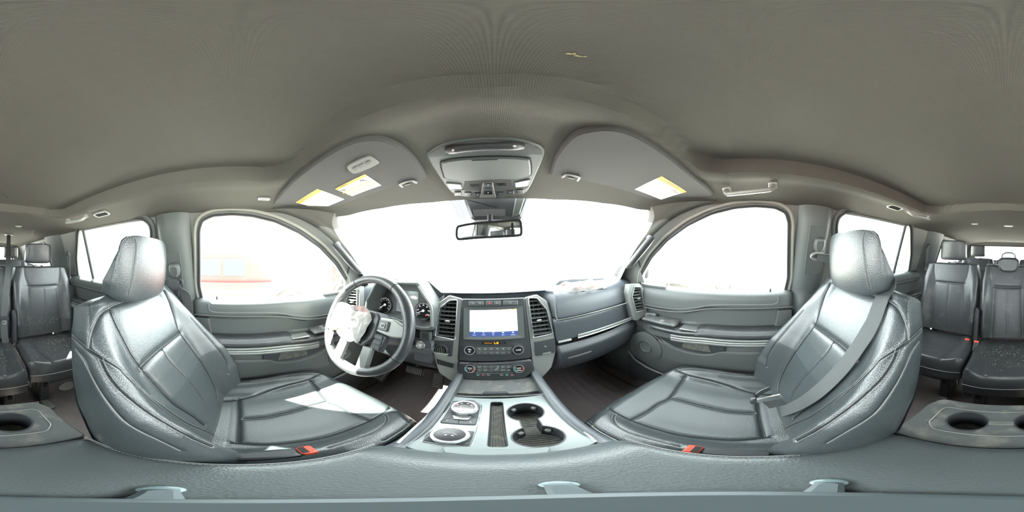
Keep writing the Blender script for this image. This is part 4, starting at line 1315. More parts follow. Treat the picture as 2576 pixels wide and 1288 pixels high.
# column shroud
MB().tube([WF(0, -.01, -.03), WF(0, -.012, -.09), WF(0, -.015, -.15), WF(0, -.02, -.24)], [.050, .062, .068, .070], 24).build('column_shroud', PLASTIC_D, wh)
for sgn in (-1, 1):
    # horizontal spoke with switch pods
    sp = MB(); sp.prism(rounded([(sgn * .06, .045), (sgn * .125, .050), (sgn * .178, .030), (sgn * .178, -.004), (sgn * .13, -.012), (sgn * .06, -.005)], .008), -.018, .006, WF, bev=.004)
    s_ = sp.build('spoke', GREYTRIM, wh)
    q = MB().box((sgn * .098, .021, .009), (.040, .036, .008), WF, bev=.003).build('switch_pad', PLASTIC, s_)
    MB().box((sgn * .098, .021, .014), (.018, .016, .003), WF, bev=.001).build('switch_ring', SILVER, s_)
    MB().box((sgn * .098, .021, .0158), (.013, .011, .002), WF, bev=.001).build('switch_center', PLASTIC_D, s_)
    q = MB().prism(rounded([(sgn * .070, -.010), (sgn * .118, -.014), (sgn * .108, -.075), (sgn * .066, -.070)], .004), -.02, .004, WF, bev=.003).build('lower_switch_block', PLASTIC_D, wh)
    for k in range(3): MB().box((sgn * .090, -.024 - .018 * k, .005), (.032, .015, .005), WF, bev=.0015).build('switch', PLASTIC_D, q)
    # lower spokes
    MB().prism([(sgn * .038, -.070), (sgn * .078, -.068), (sgn * .082, -.150), (sgn * .066, -.172), (sgn * .040, -.180)][::sgn], -.012, .006, WF, bev=.004).build('lower_spoke', SILVER, wh)
MB().prism(rounded([(-.05, -.165), (.05, -.165), (.07, -.18), (-.07, -.18)], .004), -.010, .004, WF).build('spoke_bridge', SILVER, wh)
# stalk
MB().tube([WF(-.06, .02, -.06), WF(-.12, .035, -.06), WF(-.19, .055, -.055)], [.007, .008, .010], 10).build('stalk', PLASTIC_D, wh)
# burst airbag: crumpled sheet bulging out of the torn hub and hanging down to the left
def cloth(fr, outline, lift, amp, seed, nm, m, par, n=56, thick=.0015):
    o_ = outline if area(outline) > 0 else outline[::-1]
    from mathutils import noise
    c = np.mean(np.array(o_), 0)
    G = []
    rings = 22
    for i in range(rings + 1):
        t = i / rings; row = []
        for (a, b) in o_:
            x = c[0] + (a - c[0]) * t; y = c[1] + (b - c[1]) * t
            w = noise.noise(Vector((x * 28 + seed, y * 28, seed * 1.7))); w2 = noise.noise(Vector((x * 75 + seed * 3, y * 40, 5)))
            fold = abs(math.sin(18 * (x + y * .6) / .1 * .35 + 4 * w)) ** .6
            z = lift(x, y, t) + amp * (w * 1.1 + .45 * w2 + .5 * (fold - .5)) * (1 - .3 * t)
            row.append(tuple(fr(x + amp * .5 * w2, y + amp * .5 * w, z)))
        G.append(row)
    mb = MB(); mb.grid(G, cv=True)
    return mb.build(nm, m, par, angle=None)
ol = smoothpoly([(-.184, .034), (-.13, .062), (-.04, .060), (.03, .058), (.052, .030), (.046, -.02), (.028, -.066), (.005, -.060), (-.02, -.030), (-.075, -.052), (-.13, -.070), (-.172, -.062), (-.188, -.01)], 6)
ab = cloth(WF, ol, lambda x, y, t: .030 - .020 * t * t + .012 * math.sin(x * 40), .012, 3.1, 'airbag_cloth', CLOTH, wh)
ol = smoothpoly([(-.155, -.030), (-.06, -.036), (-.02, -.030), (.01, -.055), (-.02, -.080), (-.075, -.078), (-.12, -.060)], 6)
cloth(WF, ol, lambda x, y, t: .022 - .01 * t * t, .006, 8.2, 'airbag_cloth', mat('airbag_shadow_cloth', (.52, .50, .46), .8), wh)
ol = smoothpoly([(-.150, -.052), (-.125, -.055), (-.112, -.09), (-.108, -.125), (-.122, -.135), (-.14, -.10)], 6)
cloth(WF, ol, lambda x, y, t: .014, .006, 5.0, 'airbag_strap', CLOTH, wh)
ol = smoothpoly([(-.03, .064), (.03, .066), (.04, .052), (0, .048), (-.03, .052)], 6)
cloth(WF, ol, lambda x, y, t: .036, .006, 6.0, 'airbag_strap', mat('pink_cloth', (.50, .34, .32), .8), wh)

# ================================================================ PEDALS, FLOOR MATS
def pedal(nm, c, w, h, tiltv, lab, ribs, m=PLASTIC_D, vert=True):
    fr = Frame(c, (1, 0, 0), tiltv)
    t = thing(nm, lab, 'pedal', c)
    p = MB().box((0, 0, -.006), (w, h, .014), fr, bev=.004).build('pad', m, t)
    for k in range(ribs):
        if vert: MB().box((-w * .42 + w * .84 * (k + .5) / ribs, 0, .003), (w * .84 / ribs * .55, h * .86, .005), fr, bev=.001).build('rib', GREYTRIM, p)
        else: MB().box((0, -h * .42 + h * .84 * (k + .5) / ribs, .003), (w * .86, h * .84 / ribs * .55, .005), fr, bev=.001).build('rib', PLASTIC_L, p)
    return t, fr
t, fr = pedal('brake_pedal', P(1042, 932, y=.80), .115, .055, (0, .35, 1), 'wide ribbed brake pedal with bright metal rim under the dashboard', 9)
MB().tube([fr(0, .02, -.02), fr(0, .12, .01), fr(0, .28, .04)], .010, 8).build('pedal_arm', PLASTIC_D, t)
t, fr = pedal('accelerator_pedal', P(1101, 958, y=.76), .060, .120, (0, .45, 1), 'accelerator pedal catching sunlight beside the center console', 8, vert=False)
MB().tube([fr(0, .04, -.02), fr(.0, .16, .01), fr(0, .28, .04)], .009, 8).build('pedal_arm', PLASTIC_D, t)
t, fr = pedal('foot_rest', P(966, 930, y=.78), .085, .20, (.05, .85, .75), 'ribbed rubber foot rest at the far left of the driver footwell', 6)
for sd, lb in ((-1, 'dark floor mat with pale dust in the driver footwell'), (1, 'dark floor mat in the passenger footwell')):
    MM = thing('floor_mat', lb, 'mat', (sd * .42, .60, FZ + .01))
    G = [[(sd * (.22 + .46 * a), .30 + .72 * b, FZ + .012 + .05 * float(sst((.30 + .72 * b - .85) / .3)) + .16 * float(sst((.30 + .72 * b - .95) / .25)) + .002 * math.sin(a * math.pi * 9) ** 8) for a in np.linspace(0, 1, 60)] for b in np.linspace(0, 1, 24)]
    MB().grid(G, flip=(sd < 0)).build('mat_sheet', MATC, MM)
    e = [G[0][0], G[0][-1]] ; ring = [G[0][k] for k in range(60)] + [G[j][-1] for j in range(1, 24)] + [G[-1][k] for k in range(58, -1, -1)] + [G[j][0] for j in range(22, 0, -1)]
    MB().tube(ring, .006, 6, closed=True).build('mat_binding', PLASTIC_D, MM)
# ================================================================ CENTRE CONSOLE
con = thing('center_console', 'long center console with padded armrest lid, grey front panel and cup holders', 'console', (0, .1, FZ))
# body: cross sections along y
G = []
for y in np.linspace(-.40, .63, 60):
    w = np.interp(y, [-.40, -.25, .2, .45, .63], [.168, .170, .166, .162, .150])
    zt = np.interp(y, [-.40, -.21, .18, .2, .63], [-.555, -.54, -.54, -.548, -.50])
    row = []
    for x, z in [(-w * 1.0, FZ), (-w * 1.02, -.72), (-w, zt - .03), (-w + .004, zt - .010), (-w + .012, zt - .002), (-w + .024, zt), (-w + .034, zt - .004), (-w + .036, zt - .02), (-w + .037, -.635),
                 (w - .037, -.635), (w - .036, zt - .02), (w - .034, zt - .004), (w - .024, zt), (w - .012, zt - .002), (w - .004, zt - .010), (w, zt - .03), (w * 1.02, -.72), (w, FZ)]:
        row.append((x, y, z))
    G.append(row)
MB().grid(G, flip=False).build('console_body', DASH, con, angle=50)
for sd in (-1, 1):
    MB().tube([(sd * (np.interp(y, [.2, .45, .63], [.166, .162, .150]) - .030), y, np.interp(y, [.18, .2, .63], [-.54, -.548, -.50]) + .001) for y in np.linspace(.19, .62, 16)], .0013, 5).build('rail_seam', PIPE, con)
    mb = MB(); mb.grid([[(sd * .176, y, z) for y in (.05, .62)] for z in (-.74, -.9)]); mb.build('lower_side', CARPET, con)
# front panel
TF = Frame((0, 0, -.548), (1, 0, 0), (0, 1, 0))
tp = lambda L: [TF.px(*p) for p in L]
pan = tp([(1001, 1116), (1125, 1002), (1137, 996), (1361, 993), (1374, 1001), (1502, 1112), (1440, 1136), (1246, 1152), (1060, 1136)])
c1 = TF.px(1323, 1036); c2 = TF.px(1353, 1097)
cx_ = (c1[0] + c2[0]) / 2; ra, rb = .043, .044
c1 = (cx_, c1[1]); c2 = (cx_, c2[1])
nk = .019
def cup_outline(e=0.0):
    A = []
    a0 = math.asin(nk / (ra + e)); b0 = math.asin(nk / (rb + e))
    n = 26
    for k in range(n + 1):
        t = -math.pi / 2 + a0 + (2 * math.pi - 2 * a0) * k / n
        A.append((c1[0] + (ra + e) * math.cos(t), c1[1] + (ra + e) * math.sin(t)))
    for k in range(n + 1):
        t = math.pi / 2 + b0 + (2 * math.pi - 2 * b0) * k / n
        A.append((c2[0] + (rb + e) * math.cos(t), c2[1] + (rb + e) * math.sin(t)))
    return A
cup = cup_outline()
slot = rounded(tp([(1234, 1011), (1265, 1011), (1278, 1124), (1226, 1124)]), .008, 5)
mod = rounded(tp([(1135, 1010), (1190, 1007), (1213, 1020), (1199, 1085), (1186, 1123), (1056, 1111), (1094, 1070)]), .008, 4)
p_ = MB().prism(rounded(pan, .006, 3), -.012, .0, TF, holes=[cup, slot, mod], bev=.0015).build('front_panel', BRUSHED, con)
ed = rounded(pan, .008, 4)
top_edge = [TF(a, b, .001) for a, b in ed]
MB().tube([TF(*TF.px(x, y), .001) for x, y in smoothpoly([(1001, 1115), (1030, 1088), (1065, 1055), (1098, 1022), (1124, 1001), (1137, 995.5), (1180, 997.5), (1242, 998), (1310, 996), (1361, 992.5), (1376, 1001), (1410, 1032), (1450, 1070), (1480, 1096), (1502, 1112)], 4, closed=False)], .0035, 8).build('chrome_edge', CHROME, con)
MB().tube([TF(a, b, .0006) for a, b in mod], .0015, 6, closed=True).build('module_edge', CHROME, con)
# shifter module
MB().prism(inset(mod, .001) if area(mod) > 0 else inset(mod[::-1], .001), -.012, -.002, TF).build('module_bed', BRUSHED, con)
q1 = rounded(tp([(1138, 1014), (1190, 1011), (1209, 1021), (1197, 1069), (1107, 1063)]), .004, 3)
shp = MB().prism(q1, -.004, .002, TF, bev=.0012).build('shifter_plate', PLASTIC_D, con)
q2 = rounded(tp([(1098, 1077), (1193, 1085), (1180, 1120), (1065, 1108)]), .003, 3)
sh2 = MB().prism(q2, -.004, .002, TF, bev=.0012).build('drive_mode_plate', PLASTIC_D, con)
def dial(px_, py_, r, h, nm, z0=.002):
    a, b = TF.px(px_, py_, h * .8); f = TF.sub(a, b, z0)
    k = MB(); k.lathe([(r * .90, 0), (r * .92, h * .45), (r, h * .5), (r, h * .85), (r * .96, h), (r * .80, h), (r * .77, h * .88)], f, 48, close=False)
    o = k.build(nm, CHROME, con)
    MB().lathe([(r * .78, h * .89), (0, h * .93)], f, 40, close=False).build('dial_face', BLACK, o)
    return o, f
r1 = .033
o, f = dial(1168, 1026, r1, .024, 'gear_dial')
for s, a in (('P', 158), ('R', 118), ('N', 72), ('D', 30)):
    text(s, .0075, f, LITW, o, name='gear_letter', a=r1 * .58 * math.cos(R(a)), b=r1 * .58 * math.sin(R(a)), c=.0232)
MB().tube([f(-.024, .004, .0232), f(-.017, .004, .0232)], .0007, 5).build('gear_mark', LITR, o)
MB().tube([f(.0085 * math.cos(R(t)), .0085 * math.sin(R(t)), .0231) for t in range(20, 330, 20)], .0006, 5).build('gear_ring', LITW, o)
text('M', .0065, f, LITW, o, name='gear_letter', c=.0232)
MB().prism([(-.024, -.006), (.024, -.006), (.020, -.018), (0, -.0245), (-.020, -.018)], .0212, .0228, f).build('dial_insert', BRUSHED, o)
q = rounded(tp([(1137, 1046), (1186, 1049), (1180, 1057), (1172, 1058.5), (1141, 1056)]), .002, 3)
MB().prism(q, .002, .007, TF, bev=.0015).build('release_button', SILVER, shp)
a, b = TF.px(1125, 1058); text('\u2212', .009, TF, LITW, shp, a=a, b=b, c=.0024)
a, b = TF.px(1184, 1063); text('+', .009, TF, LITW, shp, a=a, b=b, c=.0024)
for q in ([(1107, 1060), (1137, 1051)], [(1153, 1066), (1155, 1058)], [(1187, 1050), (1204, 1051)]):
    MB().tube([TF(*TF.px(*p), .002) for p in q], .0008, 4).build('plate_seam', GAP, shp)
o, f = dial(1131, 1094, .0345, .014, 'drive_mode_dial')
icon_car(f, 0, 0, .012, o, c=.0138)
a, b = TF.px(1102, 1083.5); mb = MB(); mb.box((a, b, .0022), (.008, .0028, .0005), TF); mb.build('plate_legend', LITO, sh2)
a, b = TF.px(1180, 1089); text('\u25B4\u25B4', .006, TF, LITW, sh2, a=a, b=b, c=.0024)
for q in ([(1085, 1092), (1098, 1094)], [(1167, 1100), (1188, 1103)]):
    MB().tube([TF(*TF.px(*p), .002) for p in q], .0008, 4).build('plate_seam', GAP, sh2)
# slot with ribbed mat
sl_ = slot if area(slot) > 0 else slot[::-1]
G = [[TF(a, b, -.001) for a, b in sl_], [TF(a, b, -.020) for a, b in inset(sl_, .001)], [TF(a, b, -.022) for a, b in inset(sl_, .004)]]
sw = MB().grid([[tuple(p) for p in r] for r in G], cv=True).build('slot_wall', PLASTIC_D, con)
MB().prism(inset(sl_, .001), -.026, -.021, TF).build('slot_floor', RUBBER, con)
x0 = min(p[0] for p in sl_) + .004; x1 = max(p[0] for p in sl_) - .004; y0 = min(p[1] for p in sl_) + .006; y1 = max(p[1] for p in sl_) - .006
for k in range(7):
    xx = x0 + (x1 - x0) * k / 6; MB().tube([TF(xx, y0, -.0205), TF(xx * .9 + (x0 + x1) / 2 * .1, y1, -.0205)], .0016, 6).build('slot_rib', RUBBER, con)
# cup holders
cc = cup if area(cup) > 0 else cup[::-1]
G = [[TF(a, b, c) for a, b in inset(cc, i)] for c, i in ((.001, -.003), (.001, 0), (-.010, .001), (-.060, .003), (-.063, .004))]
cw = MB().grid([[tuple(p) for p in r] for r in G], cv=True).build('cup_holder', PLASTIC_D, con)
MB().prism(inset(cc, .002), -.068, -.062, TF).build('cup_mat', RUBBER, cw)
for (cxx, cyy), r in ((c1, ra), (c2, rb)):
    for k in range(9):
        dy = -r * .8 + 1.6 * r * k / 8; hx = math.sqrt(max(0, (r * .86) ** 2 - dy * dy))
        MB().tube([TF(cxx - hx, cyy + dy, -.061), TF(cxx + hx, cyy + dy, -.061)], .0014, 5).build('mat_rib', RUBBER, cw)
    for a in (135, 45):
        p = (cxx + (r - .006) * math.cos(R(a)), cyy + (r - .006) * math.sin(R(a)))
        fr = Frame(TF(p[0], p[1], -.018), (-math.sin(R(a)), math.cos(R(a)), 0), (0, 0, 1))
        MB().box((0, 0, 0), (.014, .012, .010), fr, bev=.002).build('grip_tab', PLASTIC_L, cw)
# front tray door behind the panel
G = []
for y, z in ((.484, -.565), (.487, -.552), (.50, -.548), (.54, -.540), (.59, -.528), (.62, -.50), (.66, -.47)):
    G.append([(x, y, z) for x in np.linspace(-.125, .125, 12)])
MB().grid(G).build('tray_door', PLASTIC_W, con)
a, b = TF.px(1247, 991); MB().prism(rounded([(a - .040, b - .004), (a + .040, b - .004), (a + .034, b + .012), (a - .034, b + .012)], .003), 0, .006, TF, bev=.002).build('tray_latch', PLASTIC_D, con)
# arm rest lid (domed, padded)
G = []
hx, y0, y1 = .172, -.212, .188
N = 60
def lid_z(x, y):
    # distance to the border of a rounded rectangle
    cy = (y0 + y1) / 2; hy = (y1 - y0) / 2; r = .02
    qx = abs(x) - (hx - r); qy = abs(y - cy) - (hy - r)
    return r - (math.hypot(max(qx, 0), max(qy, 0)) + min(max(qx, qy), 0))
for t in np.linspace(0, 1, 46):
    # t 0 = rim bottom, goes in to centre
    row = []
    for k in range(120):
        a = 2 * math.pi * k / 120
        ca, sa = math.cos(a), math.sin(a)
        e = .16
        px_ = math.copysign(abs(ca) ** e, ca); py_ = math.copysign(abs(sa) ** e, sa)
        if t < .25: s = 1.0; z = -.548 + .026 * (t / .25)
        else:
            s = 1 - (t - .25) / .75; d = 1 - s
            z = -.522 + .019 * (1 - math.exp(-d / .05)) + .004 * d
            if d < .05: s = 1 - d * .7
        front = .012 * (1 - px_ * px_ * .9) if py_ > 0 else 0
        row.append((px_ * hx * s, (y0 + y1) / 2 + (py_ * ((y1 - y0) / 2 + front)) * s, z - (.020 * float(sst((py_ * s - .62) / .38)) ** 1.6 if py_ > 0 else 0)))
    G.append(row)
lid = MB().grid(G, cv=True, flip=True).build('armrest_lid', LIDM, con, angle=None)
mb = MB()
zt = -.5015
for sd in (-1, 1):
    pn = [(Vector((sd * .160, y, -.505)), Vector((sd * .3, 0, 1)).normalized()) for y in np.linspace(-.205, .165, 60)]
    stitches(mb, pn, 0, pitch=.006, length=.004, r=.0007)
    MB().tube([(sd * .1655, y, -.509) for y in np.linspace(-.205, .17, 30)], .002, 6).build('lid_piping', PIPE, lid)
mb.build('stitching', THREAD, lid, smooth=False, kind='stuff')
MB().prism(rounded(tp([(1112, 1131), (1118, 1126), (1380, 1126), (1386, 1131), (1380, 1142), (1246, 1150), (1118, 1142)]), .003, 3), .0, .012, TF, bev=.002).build('lid_latch', BRUSHED, con)
# rear end panel with the second-row cup holders
RFm = Frame((0, -.31, -.532), (1, 0, 0), (0, 1, .06))
rc = [(.064, -.012), (-.072, -.012)]; rr_ = .041
holes = [circle(cx, cy, rr_, 36) for cx, cy in rc]
po = [(-.155, -.105), (.155, -.105), (.178, -.06), (.176, .095), (-.176, .095), (-.178, -.06)]
MB().prism(rounded(po, .015), -.02, 0, RFm, holes=holes, bev=.003).build('rear_panel', PLASTIC_W, con)
bz_ = rounded([(-.135, -.065), (.125, -.065), (.135, -.05), (.135, .02), (.115, .045), (-.125, .045), (-.145, .02), (-.145, -.05)], .01)
MB().tube([RFm(a, b, .001) for a, b in bz_], .0018, 8, closed=True).build('bright_bezel', GREYTRIM, con)
for cx, cy in rc:
    cu = MB(); cu.lathe([(rr_ + .004, .002), (rr_, .002), (rr_ - .001, -.04), (rr_ - .004, -.07), (0, -.071)], RFm.sub(cx, cy), 40, close=False); c_ = cu.build('rear_cup_holder', PLASTIC_D, con)
    MB().lathe([(rr_ - .008, -.069), (0, -.068)], RFm.sub(cx, cy), 32, close=False).build('cup_mat', RUBBER, c_)
MB().box((-.004, -.012, .001), (.05, .018, .003), RFm, bev=.001).build('cup_bridge', SILVER, con)
MB().grid([[(x, y, z) for x in (-.165, 0, .165)] for y, z in ((-.412, -.54), (-.425, -.60), (-.40, FZ))]).build('rear_face', PLASTIC_D, con)

# belt buckles between console and front seats
for px_, py_, lb, sd in ((752, 1134, 'red-buttoned belt buckle beside the driver seat cushion', -1), (1763, 1132, 'red-buttoned belt buckle beside the passenger seat cushion', 1)):
    p = P(px_, py_, z=-.520); fr = Frame(p, (0, 1, 0), (-sd * 1.0, 0, .0)) if sd < 0 else Frame(p, (0, -1, 0), (-1, 0, 0))
    fr = Frame(p, (0, 1, .12), (-1, 0, 0))
    b = thing('belt_buckle', lb, 'buckle', p - Vector((0, 0, .09)))
    MB().box((-.045, 0, -.014), (.09, .028, .026), fr, bev=.005).build('buckle_body', PLASTIC_D, b)
    MB().box((.010, 0, -.010), (.022, .027, .022), fr, bev=.003).build('release_button', RED, b)
    MB().box((.006, .0, .0018), (.010, .022, .001), fr).build('latch_slot', GAP, b)
    MB().tube([fr(-.08, 0, -.02), fr(-.12, 0, -.09), fr(-.12, 0, -.16)], .009, 8, flat=.4).build('stalk', PLASTIC_D, b)

# ================================================================ small tripod that carries the panorama camera
tri = thing('camera_tripod', 'small blue-grey three-legged stand with round base on the armrest lid', 'tripod', (0, 0, -.498))
ZF = Frame((0, 0, -.499), (1, 0, 0), (0, 1, 0))
MB().lathe([(.050, .001), (.050, .008), (.046, .011), (.018, .016), (.014, .03), (.012, .20), (.011, .36), (.0, .36)], ZF, 48, close=False).build('column', PUCK, tri)
for az in (-113, 15, 122):
    d = Vector((math.sin(R(az)), math.cos(R(az)), 0)); fr = Frame(Vector((0, 0, -.495)) + d * .056, Vector((-d.y, d.x, 0)) * -1, d)
    l = MB().box((0, 0, 0), (.016, .05, .008), fr, bev=.003).build('leg', PUCK, tri)
    MB().lathe([(.011, -.003), (.011, .004), (.008, .006), (0, .006)], Frame(Vector((0, 0, -.496)) + d * .080 - Vector((0, 0, .004)), (1, 0, 0), (0, 1, 0)), 20, close=False).build('foot', mat('clear_foot', (.14, .19, .20), .25), l)
# ================================================================ OVERHEAD CONSOLE
p1 = onceil(1245, 350, .006); p2 = onceil(1245, 497, .006)
OF = Frame((p1 + p2) / 2, (1, 0, 0), p1 - p2)
oc = thing('overhead_console', 'overhead console with sunglasses bin, two map lamps and roof switches above the mirror', 'overhead console', (p1 + p2) / 2)
opx = lambda L, c=0.0: [OF.px(x, y, c) for x, y in L]
OUT = [(1075, 396.5), (1080, 383), (1114, 364), (1169, 353), (1234, 349), (1299, 351), (1343, 362), (1364, 373), (1369, 390), (1352, 432), (1330, 477), (1310, 490), (1245, 497.6), (1180, 496), (1151, 492), (1130, 479), (1098, 435)]
MB().prism(smoothpoly(opx(OUT), 3), -.03, 0, OF, bev=.004).build('console_shell', PLASTIC, oc)
# perforated field at the rear edge
hl = opx([(1079, 396), (1084, 384), (1116, 367), (1170, 356), (1234, 352), (1299, 354), (1341, 365), (1361, 375), (1365, 389), (1300, 389), (1245, 387), (1190, 388), (1130, 392)])
MB().prism(hl, -.001, .0008, OF, bev=0).build('mesh_field', PLASTIC_D, oc)
def inside(pt, poly):
    x, y = pt; c = False
    for i in range(len(poly)):
        x0, y0 = poly[i - 1]; x1, y1 = poly[i]
        if (y0 > y) != (y1 > y) and x < (x1 - x0) * (y - y0) / (y1 - y0) + x0: c = not c
    return c
xs_ = [p[0] for p in hl]; ys_ = [p[1] for p in hl]
mb = MB(); st = .0058; j = 0; y = min(ys_)
while y < max(ys_):
    x = min(xs_) + (st / 2 if j % 2 else 0)
    while x < max(xs_):
        if inside((x, y), hl):
            c = [OF(x + .0026 * math.cos(R(60 * k + 30)), y + .0026 * math.sin(R(60 * k + 30)), .0011) for k in range(6)]
            d = [OF(x + .0017 * math.cos(R(60 * k + 30)), y + .0017 * math.sin(R(60 * k + 30)), .0014) for k in range(6)]
            mb.add(c + d, [(k, (k + 1) % 6, 6 + (k + 1) % 6, 6 + k) for k in range(6)])
        x += st
    y += st * .86; j += 1
mb.build('mesh_ring', PLASTIC, oc, kind='stuff')
# bar
a = OF.px(1134, 377, .012); b = OF.px(1306, 368, .012)
br = MB(); br.tube([OF(*OF.px(x, y, .010), h) for x, y, h in ((1126, 382, .002), (1134, 378, .010), (1150, 371, .014), (1195, 366, .015), (1245, 364, .015), (1285, 364, .014), (1303, 367, .010), (1313, 374, .002))], [.008, .010, .011, .010, .010, .011, .010, .008], 12)
bb = br.build('grip_bar', PLASTIC_D, oc)
for x, y in ((1141, 378), (1294, 368)): MB().lathe([(.004, 0), (.003, .002)], OF.sub(*OF.px(x, y, .02), .020), 12).build('screw', SILVER, bb)
# sunglasses bin
q = smoothpoly(opx([(1108, 412), (1114, 404), (1150, 397), (1200, 393.5), (1250, 392), (1325, 396), (1335, 404), (1337, 430), (1331, 442), (1288, 450), (1262, 449), (1200, 452), (1165, 453.5), (1122, 448), (1114, 438)]), 3)
MB().tube([OF(a, b, .001) for a, b in q], .0016, 5, closed=True).build('bin_gap', GAP, oc)
MB().prism(inset(q, .002) if area(q) > 0 else inset(q[::-1], .002), -.002, .006, OF, bev=.004).build('bin_door', PLASTIC, oc)
MB().tube([OF(*OF.px(x, y, .006), .0062) for x, y in ((1187, 404), (1220, 402.5), (1252, 401.5))], .0012, 5).build('finger_groove', GAP, oc)
# fabric insert, lamps, slots
MB().prism(opx([(1169, 455), (1284, 450), (1290, 470), (1330, 469), (1320, 476), (1245, 481), (1150, 478), (1132, 474), (1166, 474)]), 0, .0012, OF).build('speaker_cloth', mat('ribbed_insert', (.06, .06, .06), .7, bump=('weave', 500, .8, .001)), oc)
for L, nm in (([(1125, 460), (1158, 463), (1162, 473), (1131, 473)], 0), ([(1296, 458), (1331, 451), (1326, 466), (1297, 469)], 1)):
    q = rounded(opx(L), .003, 3); fr_ = MB().prism(inset(q, -.004) if area(q) > 0 else inset(q[::-1], -.004), -.002, .003, OF, bev=.001).build('lamp_frame', PLASTIC, oc)
    MB().prism(q, .001, .0048, OF, bev=.001).build('lamp_lens', LAMP, fr_)
for x0, y0 in ((1184, 466), (1252, 463.5)):
    for k in range(6):
        MB().tube([OF(*OF.px(x0 + k * 4, y0 - 3), .0016), OF(*OF.px(x0 + k * 4, y0 + 3), .0016)], .0013, 5).build('slot', GAP, oc)
MB().prism(rounded(opx([(1214, 458), (1240, 457.5), (1244, 480), (1248, 495), (1206, 495), (1211, 480)]), .004), 0, .005, OF, bev=.002).build('roof_switch_tower', PLASTIC_L, oc)
for y0, y1, m_, s in ((461.5, 469.5, PLASTIC_D, '\u25C6'), (472, 479, PLASTIC_D, '~'), (481, 488, BLACK, '\u25C6')):
    q = rounded(opx([(1217.5, y0), (1238.5, y0 - .3), (1239.5, y1), (1216.5, y1)], .005), .002, 3)
    b_ = MB().prism(q, .003, .008, OF, bev=.001).build('roof_switch', m_, oc)
    a, b = OF.px(1228, (y0 + y1) / 2, .008); text(s, .006, OF, LEGEND, b_, a=a, b=b, c=.0084)
for x, y, s in ((1152, 488, '/'), (1177, 488.5, '\u2304'), (1202, 490, '\u21E7'), (1259, 488, '8'), (1284, 484.5, 'D'), (1309, 481.5, '\\')):
    q = rounded(opx([(x - 8.5, y - 4), (x + 8, y - 4.5), (x + 9, y + 4), (x - 8.5, y + 4.5)], .003), .0015, 3)
    b_ = MB().prism(q, -.001, .004, OF, bev=.001).build('button', PLASTIC_D, oc)
    a, b = OF.px(x, y, .004); text(s, .006, OF, LEGEND, b_, a=a, b=b, c=.0044)

# ================================================================ MIRROR AND SENSOR COVER
MF = Frame(P(1250, 524, y=.66), (1, 0, 0), (0, .30, 1))
sc_ = thing('camera_cover', 'dark moulded sensor cover on the windshield behind the rear-view mirror', 'sensor cover', MF.o)
def mpx(L, c=0.0): return [MF.px(x, y, c) for x, y in L]
MB().prism(rounded(mpx([(1166, 499), (1334, 493), (1313, 547), (1303, 550), (1192, 551), (1184, 547)]), .004), -.045, 0, MF, bev=.010).build('cover_shell', PLASTIC_D, sc_)
q = rounded(mpx([(1189, 528), (1271, 526), (1272, 544), (1192, 545)]), .003); MB().prism(q, -.001, .0015, MF, bev=.0005).build('cover_insert', mat('fine_grid', (.03, .03, .03), .6, bump=('weave', 600, .8, .001)), sc_)
MB().prism(rounded(mpx([(1297, 497), (1322, 496), (1308, 540), (1288, 545)]), .004), 0, .006, MF, bev=.005).build('cover_rib', PLASTIC, sc_)
# printed dots on the glass left of it
DF = Frame(P(1155, 525, y=.70), (1, 0, 0), (0, .55, -1) if False else (0, -.55, .6))
fp = thing('dotted_sunband', 'pale dotted shade print on the windshield left of the sensor cover', 'sunshade print', DF.o)
q = [DF.px(*p) for p in [(1126, 500), (1170, 500), (1190, 551), (1155, 551)]]
mb = MB()
xs_ = [p[0] for p in q]; ys_ = [p[1] for p in q]; y = min(ys_); j = 0
while y < max(ys_):
    x = min(xs_) + (.002 if j % 2 else 0)
    while x < max(xs_):
        if inside((x, y), q): mb.box((x, y, 0), (.0034, .0034, .0004), DF)
        x += .0042
    y += .0042; j += 1
mb.build('dots', mat('frit_grey', (.10, .11, .12), .5), fp, smooth=False, kind='stuff')
# mirror
RM = Frame(P(1230, 577, y=.585), (1, -.14, .045), (.0, -.075, 1))
rm = thing('rear_view_mirror', 'frameless dark-rimmed rear-view mirror hanging below the sensor cover', 'mirror', RM.o)
mq = smoothpoly([RM.px(*p) for p in [(1147, 590), (1149, 572), (1160, 566), (1200, 559.5), (1260, 555), (1300, 551.5), (1310, 556), (1313, 570), (1313, 588), (1304, 594), (1260, 597), (1200, 600), (1157, 603.5), (1149, 599)]], 4)
ml = MB().prism(mq, -.030, 0, RM, bev=.006).build('mirror_shell', BLACK, rm)
MB().prism(inset(mq, .006) if area(mq) > 0 else inset(mq[::-1], .006), -.001, .0008, RM).build('mirror_glass', MIRROR, rm)
MB().tube([RM(a, b, .0) for a, b in (inset(mq, .003) if area(mq) > 0 else inset(mq[::-1], .003))], .0048, 8, closed=True).build('mirror_rim', GAP, rm)
MB().tube([RM(0, 0, -.025), RM(.0, .03, -.04), RM(0.0, .06, -.055)], .011, 12).build('mirror_stem', PLASTIC_D, rm)

